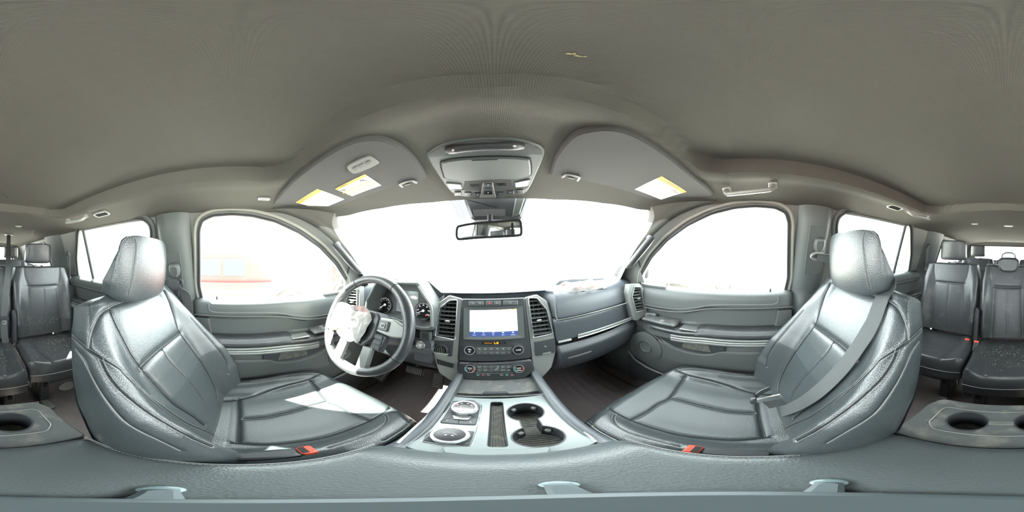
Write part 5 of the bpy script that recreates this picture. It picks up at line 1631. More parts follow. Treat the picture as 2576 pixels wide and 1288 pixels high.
# ================================================================ SUN VISORS
def visor_frame(a, b, c):
    """plane through three points, normal down"""
    n = (b - a).cross(c - a).normalized()
    if n.z > 0: n = -n
    u = Vector((1, 0, 0)); u = (u - n * u.dot(n)).normalized(); v = n.cross(u)
    return Frame(a, u, v)
def visor_clip(fr, cp, par):
    MB().box((cp[0], cp[1], .0015), (.040, .014, .006), fr, bev=.002).build('clip_recess', GAP, par)
    q = [(-.024, -.012), (-.022, .008), (-.012, .011), (.012, .011), (.022, .008), (.026, -.012)]
    MB().tube([fr(cp[0] + a, cp[1] + b, .004) for a, b in q], .0035, 8).build('visor_clip', GREYTRIM, par)
    MB().box((cp[0], cp[1] - .002, .006), (.018, .006, .004), fr, bev=.001).build('clip_catch', PLASTIC, par)
A_ = onceil(960, 352, .020); B_ = onceil(700, 500, .014); C_ = onceil(1060, 452, .010)
VFl = visor_frame(A_, B_, C_)
VL = [(689, 510), (700, 497), (734, 459), (787, 416), (841, 380), (894, 357), (948, 352), (992, 364), (1028, 387), (1055, 416), (1072, 443), (1064, 455), (1046, 459.5), (1001, 469), (930, 491), (859, 516), (812, 535), (796, 532), (782, 536), (694, 517)]
vis = thing('sun_visor', 'driver sun visor with two yellow-topped warning labels and garage-opener buttons', 'sun visor', VFl.o)
q = [VFl.px(*p) for p in VL]
q = smoothpoly(q, 4)
MB().prism(q, -.016, .0, VFl, bev=.005).build('visor_panel', VISOR, vis)
def label_on(fr, px4, par, lines, ypos=.22, extra=True, nm='warning_label', blank=False):
    """px4: corners; edge 0-1 carries the yellow header, 3-2 opposite"""
    c = [Vector((*fr.px(*p), 0)) for p in px4]
    L = lambda s, t: (c[0].lerp(c[1], s)).lerp(c[3].lerp(c[2], s), t)
    W_ = lambda s, t, h=.0018: fr(L(s, t).x, L(s, t).y, h)
    base = MB().prism([tuple(v.xy) for v in c], .0002, .0010, fr).build(nm, PAPER, par)
    hd_ = MB().prism([tuple(L(s, t).xy) for s, t in ((0, 0), (1, 0), (1, ypos), (0, ypos))], .001, .0014, fr).build('label_header', YELLOW, base)
    U_ = (W_(1, 0) - W_(0, 0)); V_ = (W_(0, 0) - W_(0, 1))
    wdt = U_.length; hgt = V_.length
    tf = Frame(W_(0, 1, .0015), U_, V_)
    if tf.n.dot(fr.n) < 0:     # reading direction runs the other way
        tf = Frame(W_(1, 1, .0015), -U_, V_)
    text('\u26A0 WARNING', hgt * ypos * .75, tf, INK, base, a=wdt * .30, b=hgt * (1 - ypos / 2), c=.0001)
    for b_, a0, a1, s, m_ in lines:
        mb = MB(); mb.box((wdt * (a0 + a1) / 2, hgt * b_, 0), (wdt * (a1 - a0), hgt * s, .0002), tf); mb.build('text_line', m_, base, smooth=False)
    return base, tf, wdt, hgt
ln = [(.62 - .055 * k, .06, .94 - .07 * (k % 3), .012, GREYINK) for k in range(9)]
base, tf, w_, h_ = label_on(VFl, [(744, 509), (798, 475), (866, 501), (807, 527)], vis, ln[4:], ypos=.16)
MB().lathe([(.004, 0), (.004, .0002)], tf.sub(w_ * .15, h_ * .70), 16).build('pictogram', GREYINK, base); mb = MB(); mb.tube([tf(w_ * .12, h_ * .62), tf(w_ * .18, h_ * .68), tf(w_ * .22, h_ * .60)], .0008, 4); mb.build('pictogram', GREYINK, base)
ln = [(.78, .34, .70, .02, GREYINK), (.72, .34, .72, .02, GREYINK), (.66, .34, .66, .02, GREYINK), (.60, .34, .70, .02, GREYINK), (.50, .0, 1.0, .05, YELLOW), (.42, .05, .95, .018, GREYINK), (.36, .05, .92, .018, GREYINK), (.26, .0, 1.0, .05, YELLOW), (.18, .05, .80, .018, GREYINK), (.12, .05, .85, .018, GREYINK), (.06, .05, .75, .018, GREYINK)]
base, tf, w_, h_ = label_on(VFl, [(842.5, 475), (917.5, 438), (959, 466), (886, 493)], vis, ln, ypos=.14)
mb = MB()
mb.tube([tf(w_ * .08, h_ * .60), tf(w_ * .12, h_ * .78), tf(w_ * .16, h_ * .60)], .0008, 4); mb.build('pictogram', INK, base); mb = MB(); mb.tube([tf(w_ * .18, h_ * .60), tf(w_ * .18, h_ * .78)], .0012, 4); mb.build('pictogram', INK, base); mb = MB(); mb.tube([tf(w_ * .22, h_ * .76), tf(w_ * .26, h_ * .66), tf(w_ * .22, h_ * .60)], .0008, 4); mb.build('pictogram', INK, base); mb = MB()
mb.tube([tf(w_ * .80, h_ * .62), tf(w_ * .92, h_ * .78), tf(w_ * .80, h_ * .78), tf(w_ * .92, h_ * .62)], .0008, 4); mb.build('pictogram', INK, base)
q = smoothpoly([VFl.px(*p) for p in [(872, 418), (893, 404), (917, 393), (932, 392), (952, 406), (949, 412), (922, 425), (896, 434), (884, 433)]], 4)
pad = MB().prism(q, -.001, .004, VFl, bev=.002).build('opener_pad', PLASTIC_L, vis)
for x, y in ((894, 422.5), (909, 415.5), (926, 408.5)):
    c = [VFl.px(x + dx, y + dy, .004) for dx, dy in ((-8, 1), (3, -6), (9, 0), (-2, 7))]
    MB().prism(rounded(c, .003, 3), .003, .0062, VFl, bev=.001).build('opener_button', PLASTIC, pad)
cp = VFl.px(1024, 459)
visor_clip(VFl, cp, vis)
# passenger visor
A_ = onceil(1521, 326, .020); B_ = onceil(1785, 480, .014); C_ = onceil(1392, 440, .010)
VFr = visor_frame(A_, B_, C_)
VR = [(1386, 434), (1396, 400), (1415, 371), (1443, 343), (1477, 331.5), (1521, 326), (1569, 331.5), (1620, 354), (1672, 388), (1740, 443), (1790, 484), (1788, 494), (1740, 506), (1702, 514), (1686, 511), (1665, 513), (1569, 480), (1460, 454.5), (1391.5, 444)]
vis = thing('sun_visor', 'passenger sun visor with a single yellow-edged airbag label', 'sun visor', VFr.o)
MB().prism(smoothpoly([VFr.px(*p) for p in VR], 4), -.016, 0, VFr, bev=.005).build('visor_panel', VISOR, vis)
ln = [(.60 - .05 * k, .08, .92 - .08 * (k % 3), .016, GREYINK) for k in range(11)]
base, tf, w_, h_ = label_on(VFr, [(1665, 443), (1727, 482), (1663, 502), (1597, 476)], vis, ln, ypos=.15)
mb = MB(); mb.tube([tf(w_ * .62, h_ * .68), tf(w_ * .66, h_ * .82), tf(w_ * .72, h_ * .70), tf(w_ * .78, h_ * .80)], .0009, 4); mb.build('pictogram', INK, base); MB().lathe([(.003, 0), (.003, .0002)], tf.sub(w_ * .84, h_ * .74), 12).build('pictogram', INK, base)
cp = VFr.px(1438, 443); visor_clip(VFr, cp, vis)

# ================================================================ GRAB HANDLES AND ROOF FITTINGS
def grab(lab, a, b, m, h=.035, off=.012):
    A = onceil(*a, off); B = onceil(*b, off)
    g = thing('grab_handle', lab, 'handle', A)
    d = (B - A); L = d.length; d.normalize()
    n = Vector((-1 if A.x > 0 else 1, 0, -1.1)).normalized(); n = (n - d * n.dot(d)).normalized()
    f = lambda s, k: A + d * (L * s) + n * (h * k)
    mb = MB(); mb.tube([f(0, 0), f(.0, .6), f(.06, 1), f(.2, 1.08), f(.5, 1.12), f(.8, 1.08), f(.94, 1), f(1, .6), f(1, 0)], [.010, .009, .0085, .0085, .009, .0085, .0085, .009, .010], 10)
    mb.build('grip', m, g)
    for s in (0, 1):
        MB().box((0, 0, 0), (.03, .024, .008), Frame(f(s, .05), d, n.cross(d)), bev=.003).build('mount', m, g)
grab('pale grab handle above the passenger front window', (1829, 478), (1944, 466), GREYTRIM)
grab('small grab handle above the passenger-side rear door window', (2286, 531), (2334, 544), GREYTRIM, h=.03)
grab('small grab handle above the driver-side rear door window', (172, 553), (216, 543), GREYTRIM, h=.03)
def roofvent(px_, py_, lab, rot=0, L=.10, w=.048):
    p = onceil(px_, py_, .004); fr = ceilframe(p, (0, 1, 0))
    v = thing('roof_vent', lab, 'air vent', p)
    MB().prism(rrect(-L / 2, -w / 2, L / 2, w / 2, w * .4, 6), -.01, .006, fr, holes=[rrect(-L / 2 + .008, -w / 2 + .008, L / 2 - .008, w / 2 - .008, w * .28, 6)], bev=.003).build('vent_frame', GREYTRIM, v)
    MB().prism(rrect(-L / 2 + .008, -w / 2 + .008, L / 2 - .008, w / 2 - .008, w * .28, 6), -.008, -.004, fr).build('vent_back', GAP, v)
    for k in range(3): MB().box((0, -w * .22 + w * .22 * k, .001), (L * .80, .003, .008), fr, bev=.001).build('slat', PLASTIC, v)
roofvent(2252, 521, 'oval roof air vent above the passenger-side rear door')
roofvent(255, 538, 'oval roof air vent above the driver-side rear door')
p = onceil(664, 500, .003); fr = ceilframe(p, (0, 1, 0)); sv = thing('roof_microphone', 'tiny slotted microphone cover above the driver window', 'microphone cover', p)
MB().prism(rrect(-.022, -.008, .022, .008, .003), -.003, .003, fr, bev=.001).build('cover', GREYTRIM, sv)
for k in range(6): MB().box((-.012 + .0048 * k, 0, .003), (.0018, .008, .001), fr).build('slot', GAP, sv)
for px_, py_, w_, lab in ((2452, 563, .06, 'flush oval roof lamp over the third row, passenger side'), (2537, 568, .08, 'flush oval roof lamp over the middle of the third row'), (47, 569, .06, 'flush oval roof lamp over the third row, driver side')):
    p = onceil(px_, py_, .002); fr = ceilframe(p, (1, 0, 0)); t = thing('roof_lamp', lab, 'lamp', p)
    MB().prism(rrect(-w_ / 2, -.02, w_ / 2, .02, .018, 6), -.003, .004, fr, bev=.002).build('lamp_frame', GREYTRIM, t)
    MB().prism(rrect(-w_ / 2 + .008, -.012, w_ / 2 - .008, .012, .010, 6), .002, .006, fr, bev=.001).build('lamp_lens', LAMP, t)
for px_, py_, lab in ((2411, 590, 'thin wire coat hook above the passenger-side third-row window'), (84, 578, 'thin wire coat hook above the driver-side third-row window')):
    p = onceil(px_, py_, .0); t = thing('coat_hook', lab, 'hook', p)
    MB().tube([p, p + Vector((0, 0, -.02)), p + Vector((.01, .01, -.05)), p + Vector((.02, .01, -.045)), p + Vector((.012, 0, -.012))], .002, 6).build('wire', GREYTRIM, t)
# tear mark in the headliner
p = onceil(1444, 139, .001, True); fr = ceilframe(p)
tm = thing('headliner_scuff', 'small torn yellowish scuff in the headliner above and behind the mirror', 'scuff', p)
for k in range(9):
    a = -.007 + .0016 * k + rng.normal(0, .0005); b = rng.normal(0, .0012); l = .002 + .002 * rng.random()
    MB().prism([(a, b), (a + l, b + .001), (a + l * .8, b + .003), (a + .001, b + .002)], -.001, .0008, fr).build('torn_fibre', mat('bare_foam', (.42, .36, .22), .9), tm)
# ================================================================ SECOND AND THIRD ROW SEATS
def rear_seat(nm, lab, cx, w, yb, yt, zb, zt, yc0, yc1, zc, head='up', group=None, hx=0.0, hw=.105, hz=None, wear=False, lod=1.0, nose=.13, folds=True):
    o = thing(nm, lab, 'car seat', (cx, (yc0 + yc1) / 2, FZ), group)
    nr = int(150 * lod); nv = int(110 * lod)
    rows = []
    for v in np.linspace(0, 1, nv):
        z = zb + (zt - zb) * v; y = yb + (yt - yb) * v
        hw_ = w / 2 * np.interp(v, [0, .15, .5, .8, 1], [.96, 1.0, 1.0, .97, .88])
        b = np.interp(v, [0, .2, .5, .75, 1], [.02, .035, .030, .016, .004])
        ctl = [(0, .0), (.35, .0), (.56, 0), (.68, .35 * b), (.82, b), (.94, .7 * b), (1, -.01), (.99, -.07), (.9, -.12), (0, -.125)]
        half = [(a * hw_, d) for a, d in ctl]; ring = half + [(-x, d) for x, d in half[-2:0:-1]]
        sm = smoothpoly(ring, 12); q = np.array(sm + [sm[0]]); s = np.r_[0, np.cumsum(np.linalg.norm(np.diff(q, axis=0), axis=1))]
        t = np.linspace(0, s[-1], nr, endpoint=False)
        rows.append(np.stack([cx + np.interp(t, s, q[:, 0]), y + np.interp(t, s, q[:, 1]), np.full(nr, z)], 1))
    top = rows[-1]; c = top.mean(0)
    for k in range(1, 9):
        a = k / 8 * math.pi / 2; q = c + (top - c) * max(math.cos(a), .02) ** .6; q[:, 2] += .016 * math.sin(a); rows.append(q)
    G = np.array(rows); N = gridnormals(G, True)
    cc = G.reshape(-1, 3).mean(0)
    if np.median(((G - cc) * N).sum(2)) < 0: N = -N
    lerp = lambda v: (yb + (yt - yb) * v, zb + (zt - zb) * v)
    def L(pts): return [(cx + u * w / 2, lerp(v)[0] + .002, lerp(v)[1]) for u, v in smoothpoly(pts, 6, closed=False)]
    lines = []
    if folds:
        for s in (-1, 1):
            lines.append((L([(s * .62, 1.0), (s * .60, .88), (s * .52, .76), (s * .50, .70), (s * .52, .4), (s * .54, .02)]), 1.2, 1.2))
            b_ = [(cx + s * w / 2 * .97, lerp(v)[0] + .012, lerp(v)[1]) for v in np.linspace(.1, .85, 20)]
            lines.append((b_, 1.0, 1.0))
        lines.append((L([(-.51, .73), (0, .725), (.51, .73)]), 2.0, 1.5))
        lines.append((L([(0, .72), (0, .4), (0, .05)]), .8, .9))
    V = groove(G.reshape(-1, 3).copy(), N.reshape(-1, 3), lines, .004, .005)
    m = LEATHER2
    bk = MB().grid(V.reshape(G.shape), cv=True).build('backrest', m, o, angle=None)
    # cushion
    rows = []
    for t in np.linspace(0, 1, int(80 * lod)):
        if t < .7: y = yc1 + (yc0 - yc1 - .03) * t / .7; dr = 0
        else:
            a = (t - .7) / .3 * math.pi / 2; y = yc0 - .03 + .035 * math.sin(a) ; dr = nose * (1 - math.cos(a)); 
        hw_ = w / 2 * np.interp(t, [0, .2, .7, 1], [.9, 1.0, 1.0, .94])
        z0 = zc + .012 * np.interp(t, [0, .3, .7], [-1, 0, .6]) - dr
        b = .018 * (1 - min(1, dr / .05))
        ctl = [(0, 0), (.4, 0), (.6, .0), (.75, .6 * b), (.88, b), (.97, .2 * b), (1.0, -.02), (1.0, -.06), (.98, -max(.02, nose - dr))]
        half = [(a_ * hw_, d) for a_, d in ctl]; ring = [(-x, d) for x, d in half[:0:-1]] + half
        q = np.array(smoothpoly(ring, 9, closed=False)); s = np.r_[0, np.cumsum(np.linalg.norm(np.diff(q, axis=0), axis=1))]
        tt = np.linspace(0, s[-1], int(110 * lod))
        X = np.interp(tt, s, q[:, 0])
        rows.append(np.stack([cx + X, y - .02 * (np.abs(X) / (w / 2)) ** 3 * float(sst((t - .4) / .4)), z0 + np.interp(tt, s, q[:, 1])], 1))
    C = np.array(rows); N = gridnormals(C, False)
    if np.median(N[:, C.shape[1] // 2, 2]) < 0: N = -N
    Lc = lambda pts: [(cx + u * w / 2, yc1 + (yc0 - yc1) * v, zc + .004) for u, v in smoothpoly(pts, 5, closed=False)]
    lines = [(Lc([(-.62, .05), (-.60, .5), (-.50, .96)]), 1.3, 1.3), (Lc([(.62, .05), (.60, .5), (.50, .96)]), 1.3, 1.3), (Lc([(-.6, .55), (0, .56), (.6, .55)]), 1.0, 1.2), (Lc([(0, .1), (0, .5)]), .8, 1.0)]
    V = groove(C.reshape(-1, 3).copy(), N.reshape(-1, 3), lines, .004, .005)
    MB().grid(V.reshape(C.shape)).build('seat_cushion', m, o, angle=None)
    # lower border seam of the cushion nose
    MB().tube([(cx + u * w / 2, yc0 + .008 - .02 * abs(u) ** 3, zc - nose * .48) for u in np.linspace(-.96, .96, 24)], .0018, 6).build('nose_piping', THREAD, o)
    # frame below
    MB().box((cx, (yc0 + yc1) / 2, zc - nose - .04), (w * .80, abs(yc0 - yc1) * .8, .06), bev=.01).build('seat_pan', PLASTIC_D, o)
    if lod < .8: MB().box((cx, (yc0 + yc1) / 2, (zc - nose - .05 + FZ + .05) / 2), (w * .6, .2, zc - nose - .05 - FZ), bev=.01).build('seat_leg', PLASTIC_D, o)
    if lod > .8:
        for s in (-1, 1):
            b_ = MB().box((cx + s * w * .30, yc0 - .10, (zc - nose + FZ) / 2 + .01), (.05, .14, zc - nose - FZ - .02), bev=.006).build('floor_bracket', PLASTIC_D, o)
            MB().box((cx + s * w * .30, yc0 - .025, zc - nose - .05), (.020, .012, .03), bev=.002).build('bracket_clip', GAP, b_)
            MB().box((cx + s * w * .30, (yc0 + yc1) / 2, FZ + .015), (.045, abs(yc0 - yc1) + .10, .025), bev=.004).build('floor_track', PLASTIC_L, o)
    # seat-side hinge posts
        for s in (-1, 1):
            MB().prism(rounded([(yb + .045, zc - .02), (yb + .075, zc + .02), (yb + .045, zc + .20), (yb + .0, zc + .24), (yb - .05, zc + .22), (yb - .03, zc - .02)], .01), -.008, .008, Frame((cx + s * (w / 2 + .002), 0, 0), (0, 1, 0), (0, 0, 1)), bev=.003).build('hinge_cover', PLASTIC_D, o)
    # head restraint
    if head == 'up':
        hz0 = zt + .035 if hz is None else hz
        rows = []
        for t in np.linspace(0, 1, int(24 * lod)):
            a = (t * 2 - 1); kz = math.copysign(abs(math.sin(a * math.pi / 2)) ** .7, a)
            sc = max(.05, (1 - abs(a) ** 5)) ** .5
            ring = []
            for k in range(48):
                th = 2 * math.pi * k / 48; e = .45
                xx = math.copysign(abs(math.cos(th)) ** e, math.cos(th)) * hw * sc * (1.0 - .04 * a)
                yy = math.copysign(abs(math.sin(th)) ** e, math.sin(th)) * .040 * sc
                ring.append((cx + hx + xx, yt - .035 + yy - .015 * (abs(xx) / hw) ** 2 + .01 * a, hz0 + .080 + kz * .078))
            rows.append(ring)
        h = MB().grid(np.array(rows), cv=True)
        h.f.append(tuple(range(48))); h.mi.append(0); h.f.append(tuple((len(rows) - 1) * 48 + k for k in range(48))[::-1]); h.mi.append(0)
        hb = h.build('headrest', m, o, angle=None)
        for dx in (-.035, .035):
            MB().tube([(cx + hx + dx, yt - .05, zt - .01), (cx + hx + dx, yt - .045, hz0 + .02)], .005, 8).build('headrest_post', CHROME, o)
            MB().lathe([(.013, 0), (.012, .008), (.007, .010)], Frame((cx + hx + dx, yt - .05, zt + .012), (1, 0, 0), (0, 1, 0)), 16).build('post_collar', PLASTIC_D, o)
    elif head == 'low':
        # small folding restraint lowered over the top of the backrest
        fr = Frame((cx + hx, yt + .020, zt + .015), (-1, 0, 0), (0, -.1, 1))
        q = smoothpoly([(-.075, .03), (-.055, .055), (0, .060), (.055, .055), (.075, .03), (.068, -.02), (.045, -.045), (0, -.050), (-.045, -.045), (-.068, -.02)], 5)
        hb = MB().prism(q, -.06, .022, fr, bev=.016).build('headrest', m, o)
        MB().tube([fr(a, b, .006) for a, b in inset(q if area(q) > 0 else q[::-1], .003)], .0025, 6, closed=True).build('rim', PIPE, hb)
        MB().tube([fr(a, b, -.03) for a, b in ((-.055, .03), (-.045, .085), (-.02, .098), (.02, .098), (.045, .085), (.055, .03))], .007, 8).build('pull_frame', GREYTRIM, hb)
        for s in (-1, 1): MB().box((cx + s * .13, yt - .03, zt + .018), (.07, .03, .014), bev=.003).build('seat_release', PLASTIC_D, o)
    return o
Y1, Y0 = -1.14, -1.06
rear_seat('second_row_seat', 'second-row seat behind the driver, cracked and dusty leather', -.462, .475, -1.065, -1.185, -.585, -.085, -.70, -1.10, -.605, hx=.02)
rear_seat('second_row_seat', 'second-row seat behind the front passenger, creased black leather', .415, .46, -1.085, -1.205, -.585, -.080, -.72, -1.12, -.605, hx=0.0)
rear_seat('second_row_seat', 'narrow middle seat of the second row with a lowered small headrest', -.022, .385, -1.065, -1.185, -.585, -.085, -.64, -1.10, -.610, head='low', nose=.14)
# crumbs and cracked finish on the driver-side rear seat
dm = mat('pale_dust', (.40, .37, .30), .9)
cr = thing('crumb_dust', 'pale crumbs scattered over the second-row seat cushions', 'dust', (-.4, -.9, -.60)); bpy.data.objects.remove(cr)
mb = MB()
for k in range(520):
    if k % 2: x = -.47 + rng.normal(0, .09); y = -.93 + rng.normal(0, .08)
    else: x = -.03 + rng.normal(0, .10); y = -.88 + rng.normal(0, .10)
    if not (-.67 < x < .15 and -1.08 < y < -.70): continue
    z = -.605 + .010 + .002 * (abs(x + .465) > .1); r_ = .0012 + .0022 * rng.random() ** 2
    mb.add([(x, y, z + r_), (x + r_, y, z), (x, y + r_, z), (x - r_, y, z), (x, y - r_, z)], [(0, 1, 2), (0, 2, 3), (0, 3, 4), (0, 4, 1)])
d_ = mb.build('crumb_dust', dm, None, smooth=False, kind='stuff'); tag(d_, 'pale crumbs scattered over the second-row seat cushions', 'dust')
drv = [o for o in bpy.data.objects if o.name == 'second_row_seat'][0]
bk_ = [c for c in drv.children if c.name.startswith('backrest')][0]
mb = MB()
for k in range(150):
    u = rng.uniform(-1, 1); x = -.462 + u * .15; z = -.445 - .05 * (1 - u * u) + rng.normal(0, .012); y = -1.065 - .12 * (z + .585) / .5 + .003
    l = .003 + .009 * rng.random(); h = .001 + .003 * rng.random(); a = rng.uniform(-.6, .6)
    mb.add([(x, y, z), (x + l * math.cos(a), y, z + l * math.sin(a)), (x + l * .7, y + .0006, z + h + l * math.sin(a)), (x + l * .2, y + .0006, z + h)], [(0, 1, 2, 3)])
mb.build('leather_flake', mat('cracked_finish', (.34, .32, .26), .8), bk_, smooth=False, kind='stuff')
mb = MB()
for k in range(160):
    x = -.462 + rng.uniform(-.13, .15); y = -1.035 + rng.normal(0, .010); l = .002 + .005 * rng.random()
    mb.add([(x, y, -.598), (x + l, y + .001, -.598), (x + l * .5, y + l * .5, -.595)], [(0, 1, 2)])
mb.build('leather_flake', MATS['cracked_finish'], bk_, smooth=False, kind='stuff')
# third row
for cx, w, lab in ((-.395, .46, 'third-row seat on the driver side, seen through the gap in the second row'), (.375, .46, 'third-row seat on the passenger side, seen through the gap in the second row')):
    rear_seat('third_row_seat', lab, cx, w, -2.02, -2.14, -.50, -.055, -1.72, -2.05, -.52, lod=.5, hw=.095, nose=.10)
rear_seat('third_row_seat', 'narrow middle seat of the third row without a raised headrest', -.010, .28, -2.02, -2.14, -.50, -.060, -1.72, -2.05, -.52, lod=.5, head='none', nose=.10)
# rear buckles
for px_, py_, y_, lab in ((2432, 862, -1.0, 'red belt buckle on the passenger-side rear seat edge'), (2455, 868, -.97, 'red belt buckle on the middle rear seat edge, passenger side'), (53, 872, -.99, 'red belt buckle between the middle and driver-side rear seats')):
    p = P(px_, py_, y=y_); fr = Frame(p, (1, 0, 0), (0, -.6, .5))
    b = thing('belt_buckle', lab, 'buckle', p)
    MB().box((0, -.02, -.010), (.030, .07, .02), fr, bev=.004).build('buckle_body', PLASTIC_D, b)
    MB().box((0, .018, -.006), (.030, .022, .022), fr, bev=.003).build('release_button', RED, b)

# ================================================================ SEAT BELTS
def strap(pts, width, wdirs, nm, par, m=WEB, th=.0014):
    """flat webbing along pts; wdirs = sideways direction per point"""
    n = len(pts); G = []
    for i, p in enumerate(pts):
        p = Vector(p); w = Vector(wdirs[i] if isinstance(wdirs, list) else wdirs)
        t = Vector(pts[min(i + 1, n - 1)]) - Vector(pts[max(i - 1, 0)]); t.normalize()
        w = (w - t * w.dot(t)).normalized(); h = t.cross(w).normalized() * th
        G.append([tuple(p - w * width / 2 - h), tuple(p - w * width / 2 + h), tuple(p + w * width / 2 + h), tuple(p + w * width / 2 - h)])
    return MB().grid(G, cv=True).build(nm, m, par, angle=60)
def bsurf(pix, lift, inv):
    """project onto the passenger seat (the mirrored driver seat)"""
    bv = bvh_of(BG, True); bc = bvh_of(CG, False); bh = bvh_of(HG, True); o0 = inv @ Vector((0, 0, 0)); out = []
    for x, y in smoothpoly(pix, 5, closed=False):
        d = (inv.to_3x3() @ D(x, y)).normalized(); best = None
        for b_ in (bv, bc, bh):
            h = b_.ray_cast(o0, d, 4)
            if h[0] is not None and (best is None or h[3] < best[3]): best = h
        if best:
            n = best[1] if best[1].dot(d) < 0 else -best[1]
            out.append((inv.inverted() @ (best[0] + n * lift), (inv.inverted().to_3x3() @ n).normalized()))
    return out
inv = PSH.inverted()
bl = thing('seat_belt', 'grey seat belt lying across the passenger front backrest into a chrome latch', 'seat belt', P(2240, 715, x=.36))
cl = [(2226, 750), (2212, 785), (2200.6, 816.5), (2164, 876), (2127, 926), (2072, 981), (2020, 1018), (1975, 1036)]
pn = bsurf(cl, .010, inv)
pts = [p for p, n in pn]
# smooth the line a little so that it bridges hollows like taut webbing
for _ in range(6): pts = [pts[0]] + [(pts[i - 1] + pts[i] * 2 + pts[i + 1]) / 4 for i in range(1, len(pts) - 1)] + [pts[-1]]
wd = []
for i, (p, n) in enumerate(pn):
    t = pts[min(i + 1, len(pts) - 1)] - pts[max(i - 1, 0)]; wd.append(t.cross(n).normalized())
# upper run going back over the shoulder to the pillar guide
top0 = pts[0]
up = [onside(2062, 640, 1, .07), Vector((.47, -.42, -.03)), Vector((.34, -.385, -.075)), Vector((top0.x + .012, top0.y - .04, top0.z + .018))]
pts2 = [Vector(q) for q in smoothpoly([tuple(p) for p in up + [top0]], 6, closed=False)][:-1] + pts
wd2 = [Vector((0.2, .3, 1)) * 1.0] * 0
for i in range(len(pts2) - len(pts)):
    k = i / (len(pts2) - len(pts)); wd2.append((Vector((0, 1, .2)) * (1 - k) + wd[0] * k * (1 if wd[0].y > 0 else -1)).normalized())
if wd[0].y < 0: wd = [-w for w in wd]
strap(pts2, .046, wd2 + wd, 'webbing', bl)
lp = Frame(P(1932, 1003, r=.52), (.15, -1, .10), (.2, 0, 1))
mb = MB(); mb.box((0, 0, 0), (.060, .017, .010), lp, bev=.003); ltc = mb.build('latch_plate', CHROME, bl)
MB().box((-.03, 0, 0), (.016, .022, .012), lp, bev=.003).build('latch_tongue', PLASTIC_D, bl)
q0 = lp.o
strap([lp(.004, -.004, -.006), lp(.012, -.03, -.010), lp(.018, -.060, -.020)], .040, tuple(lp.u), 'webbing', bl)
strap([lp(-.02, .012, -.010), lp(-.005, .020, -.016), lp(.012, .022, -.022)], .014, tuple(lp.v), 'webbing', bl, m=PLASTIC_D)
def pillar_set(sd, cover):
    """guide loop, height adjuster and strap on the B pillar"""
    s = sd
    if sd > 0: gp = onside(2057, 607, 1, .06); rp = [(2032, 592), (2078, 592), (2075, 690), (2024, 690)]
    else: gp = onside(436, 666, -1, .06)
    return gp
for sd, lab in ((-1, 'seat belt parked on the driver-side pillar with its chrome latch hanging'), (1, 'belt height adjuster and guide loop on the passenger-side pillar')):
    gp = onside(440, 672, -1, .06) if sd < 0 else onside(2060, 608, 1, .06)
    t = thing('belt_guide', lab, 'seat belt', gp)
    fr = Frame(gp, (0, -sd, 0), (sd * -.35, 0, 1))
    fp_ = Frame(gp + Vector((sd * .004, 0, 0)), (0, -sd, 0), (sd * -.35, 0, 1))
    MB().prism(rrect(-.05, -.16, .03, .07, .012), -.002, .0015, fp_, bev=.001).build('adjuster_plate', PLASTIC, t)
    MB().prism(smoothpoly([(-.024, -.02), (-.022, .012), (0, .022), (.022, .012), (.024, -.02), (.012, -.045), (-.012, -.045)], 5), 0, .022, fr, bev=.008).build('adjuster_cap', PLASTIC, t)
    MB().box((0, .012, .021), (.030, .012, .006), fr, bev=.002).build('adjuster_button', PLASTIC_L, t)
    lo = fr(0, -.065, .016)
    MB().tube([fr(.034 * math.cos(a), -.062 + .016 * math.sin(a), .018) for a in np.linspace(0, 2 * math.pi, 24, endpoint=False)], .006, 8, closed=True).build('guide_loop', GREYTRIM if sd > 0 else PLASTIC_D, t)
    if sd < 0:
        b0 = fr(0, -.06, .022)
        low = [b0 + Vector((0, .0, .004)), b0 + Vector((-.004, .004, -.03)), Vector((-.735, b0.y + .04, -.18)), Vector((-.75, b0.y + .05, -.34)), Vector((-.755, b0.y + .05, -.70))]
        strap([Vector(q) for q in smoothpoly([tuple(p) for p in low], 5, closed=False)], .046, (0, 1, .1), 'webbing', t)
        strap([fr(-.006, -.045, .032), fr(-.006, -.085, .032)], .044, tuple(fr.u), 'webbing', t)
        lf = fr.sub(.004, -.125, .030)
        MB().prism(rrect(-.014, -.012, .014, .02, .004), 0, .006, lf, bev=.002).build('latch_body', PLASTIC_D, t)
        MB().prism(rrect(-.012, -.05, .012, -.008, .004), .001, .004, lf, holes=[rrect(-.006, -.042, .006, -.02, .002)]).build('latch_plate', CHROME, t)
    else:
        strap([fr(-.006, -.060, .022), fr(.03, -.066, .03), fr(.10, -.085, .03)], .040, (0, .2, 1), 'webbing', t)
for sd, a, b, c, lab in ((1, (2334, 622), (2331, 660), (2322, 712), 'belt strap of the passenger-side second-row seat on the rear pillar'), (-1, (172, 640), (173, 680), (182, 720), 'belt strap of the driver-side second-row seat on the rear pillar')):
    A = onside(*a, sd, .052); B = onside(*b, sd, .060); C_ = P(*c, y=-1.25)
    t = thing('rear_belt', lab, 'seat belt', A)
    MB().prism(rounded([(-.03, -.01), (.025, -.01), (.012, .03), (-.015, .028)], .006), -.004, .010, Frame(A, (0, -sd, 0), (sd * -.35, 0, 1)), bev=.003).build('belt_slot', PLASTIC_D, t)
    strap([Vector(q) for q in smoothpoly([tuple(A), tuple(B), tuple(B + Vector((0, .01, -.06)))], 5, closed=False)], .040, (0, 1, 0), 'webbing', t)
    MB().tube([B + Vector((0, .03 * math.cos(a_), -.06 + .012 * math.sin(a_))) for a_ in np.linspace(0, 2 * math.pi, 16, endpoint=False)], .004, 6, closed=True).build('guide_loop', SILVER, t)
